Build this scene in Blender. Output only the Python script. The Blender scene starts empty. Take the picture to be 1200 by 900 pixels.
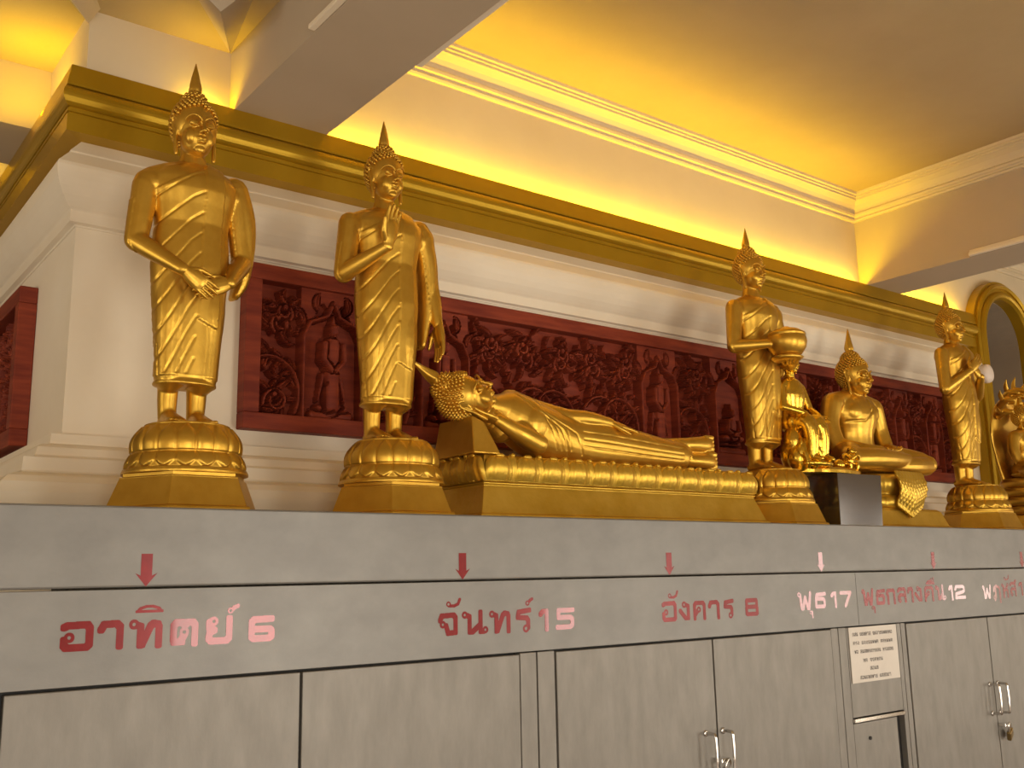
import bpy, bmesh, math, random
import numpy as np
from math import sin, cos, pi, radians, sqrt
from mathutils import Vector, Matrix

# ------------------------------------------------------------ camera
S = bpy.context.scene
COL = S.collection
FPX, YAW, PITCH, ROLL = 1161.73, 0.657301, 0.190974, -0.019558
CAMZ = 1.5
fw = Vector((sin(YAW)*cos(PITCH), cos(YAW)*cos(PITCH), sin(PITCH)))
rt0 = Vector((cos(YAW), -sin(YAW), 0)); up0 = rt0.cross(fw)
rt = rt0*cos(ROLL) + up0*sin(ROLL); up = -rt0*sin(ROLL) + up0*cos(ROLL)
cd = bpy.data.cameras.new('camera'); cam = bpy.data.objects.new('camera', cd); COL.objects.link(cam)
cd.sensor_fit = 'HORIZONTAL'; cd.sensor_width = 36; cd.lens = 36*FPX/1200
M = Matrix((rt, up, -fw)).transposed().to_4x4(); M.translation = (0, -2.0, CAMZ)
cam.matrix_world = M; cd.clip_start = 0.05; S.camera = cam

# ------------------------------------------------------------ world, lights, exposure
W = bpy.data.worlds.new('world'); S.world = W; W.use_nodes = True
bg = W.node_tree.nodes['Background']; bg.inputs[0].default_value = (0.95, 0.93, 0.9, 1); bg.inputs[1].default_value = 0.8
S.view_settings.view_transform = 'Standard'; S.view_settings.look = 'None'
S.view_settings.exposure = -0.78; S.view_settings.gamma = 1.0
S.cycles.use_denoising = True
S.cycles.max_bounces = 8; S.cycles.diffuse_bounces = 4; S.cycles.glossy_bounces = 4
S.cycles.sample_clamp_indirect = 8.0

def area(name, loc, direction, sx, sy, power, col):
    l = bpy.data.lights.new(name, 'AREA'); l.shape = 'RECTANGLE'; l.size = sx; l.size_y = sy
    l.energy = power; l.color = col
    o = bpy.data.objects.new(name, l); COL.objects.link(o)
    o.location = loc; o.rotation_euler = Vector(direction).to_track_quat('-Z', 'Y').to_euler()
    return o
YBACK = -3.5
WIN_X = [-2.75, -0.15, 2.45, 5.05, 7.65, 10.25]
WIN_P = 80
for x in WIN_X:      # daylight entering through the window openings behind the camera
    area('daylight_area', (x, YBACK-0.05, 1.15), (0, 1, -0.15), 1.1, 1.9, WIN_P, (1.0, 0.91, 0.78))
area('daylight_area', (-4.05, 0.2, 1.3), (1, 0, -0.1), 1.6, 2.0, 75, (1.0, 0.91, 0.78))  # added side light, brightens the left-facing wall and beam faces
YEL = (1.0, 0.66, 0.004)
# warm tubes hidden in the trough on top of the gilded cornice
def tube_light(x0, x1, p):
    area('cove_tube', ((x0+x1)/2, 0.681, CAMZ+1.360), (0, -0.35, 1), x1-x0, 0.014, p, YEL)
tube_light(1.36, 4.22, 30)
tube_light(0.90, 1.00, 0.9)
tube_light(4.62, 5.20, 6)
a = area('cove_tube', (0.603, 0.98, CAMZ+1.360), (-0.15, 0, 1), 0.014, 0.28, 5, YEL)
a = area('cove_tube', (0.603, 1.95, CAMZ+1.360), (-0.15, 0, 1), 0.014, 0.8, 6, YEL)

# ------------------------------------------------------------ materials
def nodes(name):
    m = bpy.data.materials.new(name); m.use_nodes = True
    nt = m.node_tree; return m, nt, nt.nodes['Principled BSDF']
def mat(name, col, rough=0.5, metal=0.0, vary=0.0, vscale=3.0, col2=None, bump=0.0, bscale=60.0, stretch=None, coat=0.0, coat_r=0.1, ior=None, dist=0.002, spec=None):
    m, nt, b = nodes(name)
    b.inputs['Roughness'].default_value = rough; b.inputs['Metallic'].default_value = metal
    b.inputs['Base Color'].default_value = (*col, 1)
    b.inputs['Coat Weight'].default_value = coat; b.inputs['Coat Roughness'].default_value = coat_r
    if ior: b.inputs['Coat IOR'].default_value = ior
    if spec is not None: b.inputs['Specular IOR Level'].default_value = spec
    tc = nt.nodes.new('ShaderNodeTexCoord'); mp = nt.nodes.new('ShaderNodeMapping')
    nt.links.new(tc.outputs['Object'], mp.inputs[0])
    if stretch: mp.inputs['Scale'].default_value = stretch
    if col2 is not None:
        n = nt.nodes.new('ShaderNodeTexNoise'); n.inputs['Scale'].default_value = vscale; n.inputs['Detail'].default_value = 6
        n.inputs['Roughness'].default_value = 0.6
        nt.links.new(mp.outputs[0], n.inputs['Vector'])
        r = nt.nodes.new('ShaderNodeValToRGB'); r.color_ramp.elements[0].position = 0.35; r.color_ramp.elements[1].position = 0.68
        r.color_ramp.elements[0].color = (*col, 1); r.color_ramp.elements[1].color = (*col2, 1)
        nt.links.new(n.outputs['Fac'], r.inputs[0]); nt.links.new(r.outputs[0], b.inputs['Base Color'])
    if bump > 0:
        n = nt.nodes.new('ShaderNodeTexNoise'); n.inputs['Scale'].default_value = bscale; n.inputs['Detail'].default_value = 4
        nt.links.new(mp.outputs[0], n.inputs['Vector'])
        bp = nt.nodes.new('ShaderNodeBump'); bp.inputs['Strength'].default_value = bump; bp.inputs['Distance'].default_value = dist
        nt.links.new(n.outputs['Fac'], bp.inputs['Height']); nt.links.new(bp.outputs[0], b.inputs['Normal'])
    return m
GOLD = mat('gold_leaf_paint', (0.60, 0.34, 0.040), 0.36, 0.86, col2=(0.70, 0.42, 0.06), vscale=14, bump=0.10, bscale=130)
GOLDW = mat('gold_leaf_worn', (0.62, 0.37, 0.035), 0.38, 0.80, col2=(0.76, 0.50, 0.08), vscale=9, bump=0.5, bscale=40, dist=0.003)
GOLDS = mat('bright_gilding', (0.78, 0.50, 0.05), 0.22, 0.95, col2=(0.8, 0.5, 0.07), vscale=12, bump=0.2, bscale=80)
GOLDC = mat('gold_cornice_paint', (0.44, 0.262, 0.010), 0.33, 0.62, col2=(0.50, 0.30, 0.015), vscale=4, bump=0.04, bscale=70)
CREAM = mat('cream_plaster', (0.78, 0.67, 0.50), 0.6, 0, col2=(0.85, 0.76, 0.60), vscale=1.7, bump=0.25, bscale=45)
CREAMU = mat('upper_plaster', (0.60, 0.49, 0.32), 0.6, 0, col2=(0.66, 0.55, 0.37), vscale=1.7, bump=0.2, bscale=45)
CEILM = mat('ceiling_paint', (0.44, 0.33, 0.175), 0.85, 0, col2=(0.48, 0.365, 0.20), vscale=2, bump=0.15, bscale=90)
BEAMM = mat('beam_paint', (0.46, 0.37, 0.26), 0.8, 0, col2=(0.50, 0.40, 0.285), vscale=2, bump=0.1, bscale=60)
WOOD = mat('carved_red_wood', (0.155, 0.022, 0.011), 0.6, 0, col2=(0.27, 0.046, 0.018), vscale=5, bump=0.5, bscale=30, stretch=(1, 1, 9), dist=0.001, spec=0.22)
STEEL = mat('brushed_steel', (0.190, 0.180, 0.165), 0.42, 0.35, col2=(0.230, 0.220, 0.20), vscale=7, bump=0.12, bscale=160, stretch=(1.2, 1, 1.6), dist=0.001)
STEELV = mat('brushed_steel_door', (0.20, 0.183, 0.158), 0.45, 0.35, col2=(0.25, 0.23, 0.20), vscale=9, bump=0.12, bscale=160, stretch=(2.2, 1, 0.7), dist=0.001)
STEELB = mat('polished_steel_box', (0.24, 0.235, 0.24), 0.12, 0.95, col2=(0.26, 0.25, 0.25), vscale=5, bump=0.05, bscale=90, stretch=(1, 1, 6))
CHROME = mat('chrome', (0.75, 0.74, 0.72), 0.12, 1.0)
BRASS = mat('tarnished_brass', (0.42, 0.30, 0.13), 0.35, 0.9, col2=(0.3, 0.21, 0.09), vscale=30)
DARK = mat('dark_gap', (0.02, 0.018, 0.016), 0.7)
RED = mat('red_foil', (0.19, 0.002, 0.006), 0.24, 0.22, col2=(0.25, 0.005, 0.010), vscale=30, coat=0.85, coat_r=0.045, ior=1.5)
PAPER = mat('notice_paper', (0.72, 0.66, 0.58), 0.6, 0, col2=(0.66, 0.60, 0.52), vscale=6)
INK = mat('notice_ink', (0.10, 0.085, 0.08), 0.6)
FLOORM = mat('floor_tile', (0.20, 0.14, 0.10), 0.35, 0, col2=(0.26, 0.18, 0.13), vscale=2)
GREYP = mat('grey_paint', (0.34, 0.27, 0.19), 0.8, 0, col2=(0.26, 0.2, 0.15), vscale=2)
GLOBE = mat('white_shell', (0.78, 0.66, 0.56), 0.45)

# ------------------------------------------------------------ mesh helpers
def mesh_from(name, V, F, m, parent=None, smooth=True, loc=None):
    me = bpy.data.meshes.new(name)
    me.from_pydata([tuple(v) for v in V] if not isinstance(V, list) else V, [], F if isinstance(F, list) else F.tolist())
    me.update()
    if smooth: me.shade_smooth()
    o = bpy.data.objects.new(name, me); COL.objects.link(o)
    me.materials.append(m)
    if parent: o.parent = parent
    if loc is not None: o.location = loc
    return o
def tag(o, label=None, cat=None, group=None, kind=None):
    if label: o['label'] = label
    if cat: o['category'] = cat
    if group: o['group'] = group
    if kind: o['kind'] = kind
    return o
def thing(name, loc, label, cat, group=None):
    o = bpy.data.objects.new(name, None); COL.objects.link(o); o.location = loc
    o.empty_display_size = 0.05
    return tag(o, label, cat, group)
class MB:
    def __init__(s): s.V = []; s.F = []
    def add(s, V, F):
        n = len(s.V); s.V += [tuple(map(float, v)) for v in V]; s.F += [tuple(int(i)+n for i in f) for f in F]; return s
    def box(s, x0, x1, y0, y1, z0, z1):
        return s.add([(x0,y0,z0),(x1,y0,z0),(x1,y1,z0),(x0,y1,z0),(x0,y0,z1),(x1,y0,z1),(x1,y1,z1),(x0,y1,z1)],
                     [(0,3,2,1),(4,5,6,7),(0,1,5,4),(1,2,6,5),(2,3,7,6),(3,0,4,7)])
    def obj(s, name, m, parent=None, smooth=False, loc=None, bevel=0):
        o = mesh_from(name, s.V, s.F, m, parent, smooth, loc)
        if bevel:
            b = o.modifiers.new('bevel', 'BEVEL'); b.width = bevel; b.segments = 2; b.limit_method = 'ANGLE'; b.angle_limit = radians(40)
        return o
def grid_faces(nr, nc, wrap=True):
    F = []
    for i in range(nr-1):
        for j in range(nc if wrap else nc-1):
            k = (j+1) % nc
            F.append((i*nc+j, i*nc+k, (i+1)*nc+k, (i+1)*nc+j))
    return F
def lathe(prof, n=48, c=(0,0,0), rfun=None, closed=True):
    V = []
    for (r, z) in prof:
        for j in range(n):
            t = 2*pi*j/n; V.append((c[0]+r*cos(t), c[1]+r*sin(t), c[2]+z))
    F = grid_faces(len(prof), n)
    if closed:
        F.append(tuple(range(n-1, -1, -1))); F.append(tuple((len(prof)-1)*n+j for j in range(n)))
    return V, F
def smooth_path(P, sub):
    P = [np.array(p, float) for p in P]
    if len(P) < 3 or sub < 2: return P
    out = []
    for i in range(len(P)-1):
        p0 = P[max(i-1, 0)]; p1 = P[i]; p2 = P[i+1]; p3 = P[min(i+2, len(P)-1)]
        for k in range(sub):
            t = k/sub
            out.append(0.5*((2*p1)+(-p0+p2)*t+(2*p0-5*p1+4*p2-p3)*t*t+(-p0+3*p1-3*p2+p3)*t**3))
    out.append(P[-1]); return out
def sweep(pts, rads, n=16, ref=(0, -1, 0), sub=4, cap=True):
    """closed tube along pts; rads = r or (a, b): a along ref x tangent, b along ref"""
    R = [(r, r) if not isinstance(r, (tuple, list)) else r for r in rads]
    Q = smooth_path([tuple(p)+tuple(r) for p, r in zip(pts, R)], sub)
    C = [q[:3] for q in Q]; A = [abs(q[3]) for q in Q]; B = [abs(q[4]) for q in Q]
    T = []
    for i in range(len(C)):
        t = C[min(i+1, len(C)-1)] - C[max(i-1, 0)]; T.append(t/np.linalg.norm(t))
    rings = []
    if cap:
        for k in (0.15, 0.5, 0.85):
            a = acos_(k); rings.append((C[0]-T[0]*min(A[0], B[0])*sin(a), T[0], A[0]*cos(a), B[0]*cos(a)))
        rings = [(c, t, a, b) for (c, t, a, b) in rings]
        rings.sort(key=lambda q: q[2])
    for c, t, a, b in zip(C, T, A, B): rings.append((c, t, a, b))
    if cap:
        ends = []
        for k in (0.85, 0.5, 0.15):
            a = acos_(k); ends.append((C[-1]+T[-1]*min(A[-1], B[-1])*sin(a), T[-1], A[-1]*cos(a), B[-1]*cos(a)))
        rings += ends
    ref = np.array(ref, float); V = []
    for c, t, a, b in rings:
        bb = ref - t*(ref@t); nb = np.linalg.norm(bb)
        if nb < 1e-3: bb = np.array([1., 0, 0]) - t*t[0]; nb = np.linalg.norm(bb)
        bb = bb/nb; aa = np.cross(t, bb)
        for j in range(n):
            th = 2*pi*j/n; V.append(c + aa*a*cos(th) + bb*b*sin(th))
    F = grid_faces(len(rings), n)
    F.append(tuple(range(n-1, -1, -1))); F.append(tuple((len(rings)-1)*n+j for j in range(n)))
    return V, F
def acos_(k): return math.acos(k)
def ellip(c, r, n=20, m=12):
    c = np.array(c, float); V = []
    for i in range(1, m):
        ph = pi*i/m
        for j in range(n):
            th = 2*pi*j/n; V.append(c + np.array([r[0]*sin(ph)*cos(th), r[1]*sin(ph)*sin(th), -r[2]*cos(ph)]))
    F = grid_faces(m-1, n); F.append(tuple(range(n-1, -1, -1))); F.append(tuple((m-2)*n+j for j in range(n)))
    return V, F
def remesh(parts, voxel, smooth=2, fac=0.5):
    mb = MB()
    for V, F in parts: mb.add(V, F)
    o = mb.obj('tmp', GOLD)
    r = o.modifiers.new('r', 'REMESH'); r.mode = 'VOXEL'; r.voxel_size = voxel; r.adaptivity = 0
    if smooth:
        s = o.modifiers.new('s', 'SMOOTH'); s.factor = fac; s.iterations = smooth
    dg = bpy.context.evaluated_depsgraph_get(); e = o.evaluated_get(dg); me = e.to_mesh()
    nv = len(me.vertices); V = np.empty(nv*3, np.float32); me.vertices.foreach_get('co', V); V = V.reshape(-1, 3).astype(float)
    Nn = np.empty(nv*3, np.float32); me.vertices.foreach_get('normal', Nn); Nn = Nn.reshape(-1, 3).astype(float)
    nf = len(me.polygons); lt = np.empty(nf, np.int32); me.polygons.foreach_get('loop_total', lt)
    lv = np.empty(len(me.loops), np.int32); me.loops.foreach_get('vertex_index', lv)
    F = lv.reshape(-1, 4) if (lt == 4).all() else [list(p.vertices) for p in me.polygons]
    F = np.array(F) if not isinstance(F, np.ndarray) else F
    e.to_mesh_clear(); d = o.data; bpy.data.objects.remove(o); bpy.data.meshes.remove(d)
    return V, F, Nn
def fast_mesh(name, VF, m, parent=None, loc=None):
    """join (V,F) numpy quad arrays into one smooth mesh object"""
    Vs = []; Fs = []; k = 0
    for V, F in VF:
        Vs.append(np.asarray(V, float)); Fs.append(np.asarray(F)+k); k += len(V)
    V = np.concatenate(Vs); F = np.concatenate(Fs)
    me = bpy.data.meshes.new(name)
    me.vertices.add(len(V)); me.vertices.foreach_set('co', V.astype(np.float32).ravel())
    me.loops.add(F.size); me.loops.foreach_set('vertex_index', F.astype(np.int32).ravel())
    me.polygons.add(len(F)); me.polygons.foreach_set('loop_start', np.arange(0, F.size, 4, dtype=np.int32))
    try: me.polygons.foreach_set('loop_total', np.full(len(F), 4, np.int32))
    except Exception: pass
    me.update(calc_edges=True); me.validate(); me.shade_smooth(); me.materials.append(m)
    o = bpy.data.objects.new(name, me); COL.objects.link(o)
    if parent: o.parent = parent
    if loc is not None: o.location = loc
    return o

# ------------------------------------------------------------ the setting
def zz(r): return r + CAMZ
XW, YW, XR = 0.622, 0.70, 5.30
def moulding_L(name, prof, m, smooth_ang=None):
    """profile (p, z) run along the side face, mitred round the corner, along the front"""
    V = []
    for (p, z) in prof:
        V += [(XW-p, 4.5, zz(z)), (XW-p, YW-p, zz(z)), (XR, YW-p, zz(z))]
    F = []
    for i in range(len(prof)-1):
        for j in range(2):
            a = i*3+j; F.append((a, a+1, a+4, a+3))
    me = mesh_from(name, V, F, m, smooth=False)
    return tag(me, kind='structure')

floor = MB().box(-4, 12, YBACK, 5, -0.1, 0).obj('floor', FLOORM); tag(floor, kind='structure')
# gilded arch niche opening data
AX, AZ, AR = 5.62, zz(1.25), 0.36
wb = MB().box(XW, AX-0.25, YW, 4.5, 0, zz(1.27)).box(AX+0.25, 12, YW, 4.5, 0, zz(1.27)).box(AX-0.25, AX+0.25, 1.0, 4.5, 0, zz(1.27))
tag(wb.obj('wall_front', CREAM), kind='structure')
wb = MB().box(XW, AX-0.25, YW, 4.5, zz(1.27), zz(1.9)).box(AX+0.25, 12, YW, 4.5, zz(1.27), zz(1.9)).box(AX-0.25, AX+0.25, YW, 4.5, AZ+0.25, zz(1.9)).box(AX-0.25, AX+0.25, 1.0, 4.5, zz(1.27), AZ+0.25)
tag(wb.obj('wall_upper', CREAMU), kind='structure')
tag(MB().box(AX-0.249, AX+0.249, 0.985, 0.999, 0, AZ+0.249).obj('wall_niche', GREYP), kind='structure')
tag(MB().box(-4, 12, 4.5, 4.6, 0, zz(1.9)).obj('wall_rear', CREAM), kind='structure')
tag(MB().box(-4.2, -4, YBACK, -0.6, 0, zz(1.9)).box(-4.2, -4, 1.0, 4.5, 0, zz(1.9)).box(-4.2, -4, -0.6, 1.0, 0, 0.3).box(-4.2, -4, -0.6, 1.0, 2.3, zz(1.9)).obj('wall_left', CREAM), kind='structure')  # opening in this unseen wall is added for the extra side light
tag(MB().box(12, 12.1, YBACK, 4.5, 0, zz(1.9)).obj('wall_right', CREAM), kind='structure')
w = MB(); x = -4
for c in WIN_X:
    w.box(x, c-0.55, YBACK-0.2, YBACK, 0, zz(1.9)); w.box(c-0.55, c+0.55, YBACK-0.2, YBACK, 0, 0.2); w.box(c-0.55, c+0.55, YBACK-0.2, YBACK, 2.1, zz(1.9)); x = c+0.55
w.box(x, 12, YBACK-0.2, YBACK, 0, zz(1.9))
tag(w.obj('wall_back', CREAM), kind='structure')

# beams, ceilings
ZB, ZC1, ZC2 = zz(1.374), zz(1.575), zz(1.83)
B1, B2 = (1.03, 1.33), (4.276, 4.565)
def beam(name, x0, x1, y0, y1, ztop):
    tag(MB().box(x0, x1, y0, y1, ZB, ztop).obj(name, BEAMM), kind='structure')
beam('ceiling_beam', B1[0], B1[1], YBACK, YW-0.0005, zz(1.9))
beam('ceiling_beam', B2[0], B2[1], YBACK, YW-0.0005, zz(1.9))
beam('ceiling_beam', 7.6, 7.9, YBACK, YW-0.0005, zz(1.9))
beam('ceiling_beam', -4, XW-0.0005, 1.133, 1.46, zz(1.9))
beam('ceiling_beam', -4, XW-0.0005, 3.6, 3.9, zz(1.9))
tag(MB().box(-4, B1[0]-0.0005, YBACK, 1.1325, ZC1, ZC1+0.1).box(-4, XW-0.0005, 1.4605, 4.5, ZC1, ZC1+0.1).obj('ceiling_left', CEILM), kind='structure')
tag(MB().box(B1[1]+0.0005, B2[0]-0.0005, YBACK, YW-0.0005, ZC2, ZC2+0.1).box(B2[1]+0.0005, 12, YBACK, YW-0.0005, ZC2, ZC2+0.1).obj('ceiling', CEILM), kind='structure')
# hip ribs of the low corner bay
def rib(x0, y0, x1, y1, w0, w1, h, h0=0.004):
    d = Vector((x1-x0, y1-y0, 0)).normalized(); n = Vector((-d.y, d.x, 0))
    V = []
    for (x, y, w_, hh) in ((x0, y0, w0, h0), (x1, y1, w1, h)):
        for s, dz in ((-1, 0), (1, 0), (0, -hh)):
            V.append((x+n.x*s*w_, y+n.y*s*w_, ZC1+dz+0.0002))
    mesh_from('ceiling_rib', V, [(0, 1, 2), (3, 5, 4), (0, 3, 4, 1), (1, 4, 5, 2), (2, 5, 3, 0)], BEAMM, smooth=False)['kind'] = 'structure'
rib(0.618, 0.696, 0.30, 0.20, 0.030, 0.10, 0.10, 0.045)
rib(1.024, 0.694, 0.86, 0.34, 0.002, 0.10, 0.10)
# mouldings along the beams' lower edges
for (x0, x1) in (B1, B2):
    for (xx, s) in ((x0, -1), (x1, 1)):
        mb = MB()
        for k, (h0, h1, o_) in enumerate(((0.0, 0.014, 0.020), (0.014, 0.022, 0.014), (0.022, 0.030, 0.007))):
            a_, b_ = sorted((xx, xx+s*o_)); mb.box(a_, b_, YBACK, 0.13, ZB+0.001+h0, ZB+0.001+h1)
        tag(mb.obj('trim_beam', CREAM, bevel=0.003), kind='structure')
# crown moulding of the coffers
crown = [(0.0, 1.706), (0.010, 1.708), (0.014, 1.716), (0.010, 1.724), (0.012, 1.728), (0.022, 1.732), (0.024, 1.742), (0.018, 1.75),
         (0.022, 1.762), (0.034, 1.780), (0.052, 1.793), (0.060, 1.797), (0.060, 1.806), (0.068, 1.808), (0.068, 1.816), (0.078, 1.819), (0.080, 1.8302)]
def crown_bay(name, x0, x1):
    V = []
    for p, z in crown: V += [(x0+p, YBACK, zz(z)), (x0+p, YW-p, zz(z)), (x1-p, YW-p, zz(z)), (x1-p, YBACK, zz(z))]
    F = []
    for i in range(len(crown)-1):
        for j in range(3):
            a = i*4+j; F.append((a, a+1, a+5, a+4))
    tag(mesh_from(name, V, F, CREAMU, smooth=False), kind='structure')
crown_bay('trim_crown', B1[1], B2[0]); crown_bay('trim_crown', B2[1], 7.6)

def arc(cx, cz, r, a0, a1, n):
    return [(cx+r*cos(radians(a0+(a1-a0)*i/n)), cz+r*sin(radians(a0+(a1-a0)*i/n))) for i in range(n+1)]
gold_prof = [(0.0, 1.180), (0.052, 1.183), (0.052, 1.231), (0.047, 1.2325), (0.047, 1.2365), (0.052, 1.238), (0.052, 1.246), (0.047, 1.247), (0.047, 1.250)] \
    + [(0.047+0.0215*sin(pi*k/12), 1.252+0.058*(1-cos(pi*k/12))/2) for k in range(13)] + [(0.058, 1.311), (0.058, 1.316), (0.0475, 1.374), (0.036, 1.374), (0.036, 1.350), (0.0, 1.350)]
moulding_L('trim_gold_cornice', gold_prof, GOLDC)
white_prof = [(0.0, 1.181), (0.004, 1.176), (0.034, 1.136), (0.036, 1.130), (0.068, 1.090), (0.071, 1.080), (0.0705, 1.066), (0.068, 1.048), (0.061, 1.028),
              (0.050, 1.008), (0.038, 0.993), (0.029, 0.984), (0.022, 0.979), (0.020, 0.976), (0.020, 0.945), (0.006, 0.9415), (0.004, 0.938), (0.0, 0.937)]
moulding_L('trim_cornice', white_prof, CREAM)
plinth = [(0.0, 0.376), (0.033, 0.375), (0.034, 0.349), (0.040, 0.346), (0.060, 0.343), (0.070, 0.335), (0.074, 0.315), (0.080, 0.309), (0.108, 0.305), (0.110, 0.272), (0.106, 0.268), (0.126, 0.264),
          (0.146, 0.256), (0.162, 0.240), (0.170, 0.215), (0.172, 0.19), (0.172, 0.10)]
moulding_L('baseboard_plinth', plinth, CREAM)

# ------------------------------------------------------------ steel cabinets with the counter top
ZL = 0.148
ct = thing('counter_top', (2.6, 0.28, zz(0.07)), 'long grey steel counter top carrying all the golden statues', 'counter')
def at_parent(o, p): o.parent = p; o.matrix_parent_inverse = Matrix.Translation(p.location).inverted(); return o
at_parent(MB().box(-0.9, 6.2, 0.0, 0.60, zz(-0.008), zz(ZL)).obj('slab', STEEL, bevel=0.004), ct)
hp = thing('fascia_board', (2.6, 0.02, zz(-0.10)), 'steel fascia strip with red lettering under the counter top', 'fascia')
at_parent(MB().box(-0.9, 2.9885, 0.0, 0.03, zz(-0.186), zz(-0.0115)).obj('fascia_panel', STEEL, bevel=0.001), hp)
at_parent(MB().box(2.990, 6.2, 0.0, 0.03, zz(-0.186), zz(-0.0115)).obj('fascia_panel', STEEL, bevel=0.001), hp)

def handle(cx, z0, z1, parent, y=0.0):
    h = MB(); r = 0.0045; dx = 0.0; out = -0.036
    V, F = sweep([(cx, y, z1), (cx, y+out*0.75, z1), (cx, y+out, z1-0.010), (cx, y+out, z0+0.010), (cx, y+out*0.75, z0), (cx, y, z0)], [r]*6, n=10, sub=3, ref=(1, 0, 0))
    h.add(V, F)
    for zc in (z0, z1):
        V, F = lathe([(0.009, 0), (0.009, 0.003), (0.005, 0.004)], 12); h.add([(cx+v[0], y-v[2], zc+v[1]) for v in V], F)
    return at_parent(h.obj('handle', CHROME, smooth=True), parent)
def cabinet(x0, x1, doors, label, stiles, htop=-0.446):
    t = thing('steel_cabinet', ((x0+x1)/2, 0.3, 0), label, 'cabinet')
    b = MB().box(x0, x1, 0.022, 0.58, 0.02, zz(-0.188)).obj('carcass', DARK); at_parent(b, t)
    for (a, b_) in stiles:
        at_parent(MB().box(a+0.0015, b_-0.0015, 0.0, 0.022, 0.03, zz(-0.1885)).obj('stile', STEELV, bevel=0.0015), t)
    for (a, b_, hs) in doors:
        d = at_parent(MB().box(a+0.003, b_-0.003, -0.003, 0.020, 0.06, zz(-0.1915)).obj('door', STEELV, bevel=0.002), t)
        if hs is not None: 
            h = handle(hs, zz(htop-0.105), zz(htop), t, -0.003); h.parent = d; h.matrix_parent_inverse = Matrix.Identity(4)
    return t
def fix_parent_chain():
    pass
cabinet(-0.80, 0.390, [(-0.78, -0.20, None), (-0.20, 0.389, None)], 'steel cabinet with plain doors at the far left end, before the wall corner', [])
cabinet(0.391, 1.6055, [(0.391, 0.965, None), (0.965, 1.551, None)], 'steel cabinet with two plain doors under the standing statue with lowered crossed hands', [(1.551, 1.605)])
cabinet(1.606, 2.868, [(1.664, 2.256, 2.206), (2.256, 2.828, 2.278)], 'steel two door cabinet with upright handles under the reclining statue', [(1.606, 1.664), (2.828, 2.868)])
cabinet(3.233, 4.43, [(3.262, 3.824, 3.79), (3.824, 4.39, 3.85)], 'steel two door cabinet with small chrome handles and hanging padlock', [(3.233, 3.262), (4.39, 4.43)], -0.437)
cabinet(4.431, 6.1, [(4.47, 5.2, None), (5.2, 6.0, None)], 'steel cabinet with two plain doors under the serpent-hooded statue', [(4.431, 4.47), (6.0, 6.1)])
# narrow locker with donation drawer
lk = thing('donation_locker', (3.05, 0.3, 0), 'narrow steel locker with a drawer front between two wide cabinets', 'locker')
at_parent(MB().box(2.869, 3.232, 0.022, 0.58, 0.02, zz(-0.188)).obj('carcass', DARK), lk)
for (a_, b_) in ((2.869, 2.913), (3.208, 3.232)):
    at_parent(MB().box(a_+0.001, b_-0.001, 0.0, 0.022, 0.03, zz(-0.1885)).obj('stile', STEELV, bevel=0.0015), lk)
at_parent(MB().box(2.914, 3.207, 0.0, 0.02, zz(-0.475), zz(-0.190)).obj('upper_panel', STEELV, bevel=0.0015), lk)
at_parent(MB().box(2.914, 3.207, -0.006, 0.0, zz(-0.49), zz(-0.478)).box(2.914, 3.207, 0.0, 0.02, zz(-0.49), zz(-0.478)).obj('lip', CHROME, bevel=0.001), lk)
dd = at_parent(MB().box(2.916, 3.165, 0.002, 0.02, 0.06, zz(-0.494)).obj('drawer_door', STEELV, bevel=0.001), lk)
V, F = lathe([(0.006, 0), (0.006, 0.004)], 12); kh = MB().add([(3.00+v[0], 0.002-v[2], zz(-0.545)+v[1]) for v in V], F).obj('keyhole', DARK); at_parent(kh, lk)

def padlock(x, z, label, y=-0.028, tilt=0.25):
    t = thing('padlock', (x, y, z), label, 'padlock')
    body = MB().box(-0.020, 0.020, -0.008, 0.008, -0.036, 0.0).obj('lock_body', BRASS, bevel=0.004); body.parent = t
    V, F = sweep([(-0.013, 0, -0.002), (-0.013, 0, 0.016), (-0.008, 0, 0.026), (0, 0, 0.030), (0.008, 0, 0.026), (0.013, 0, 0.016), (0.013, 0, -0.002)], [0.0032]*7, n=8, sub=3)
    MB().add(V, F).obj('shackle', CHROME, smooth=True).parent = t
    t.rotation_euler = (0.15, -tilt, 0.2)
def hasp(x, z, parent):
    o = MB().box(x-0.018, x+0.018, -0.03, -0.003, z-0.007, z+0.005).obj('hasp', CHROME, bevel=0.002)
    return at_parent(o, parent)
cabs = [o for o in COL.objects if o.name.startswith('steel_cabinet')]
hasp(3.842, zz(-0.585), cabs[3]); hasp(2.255, zz(-0.52), cabs[2])
padlock(3.856, zz(-0.605), 'tarnished brass padlock hanging below the small chrome handles', tilt=0.45)
padlock(2.262, zz(-0.548), 'brass padlock between the tall handles at the bottom edge', tilt=0.0)

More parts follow.
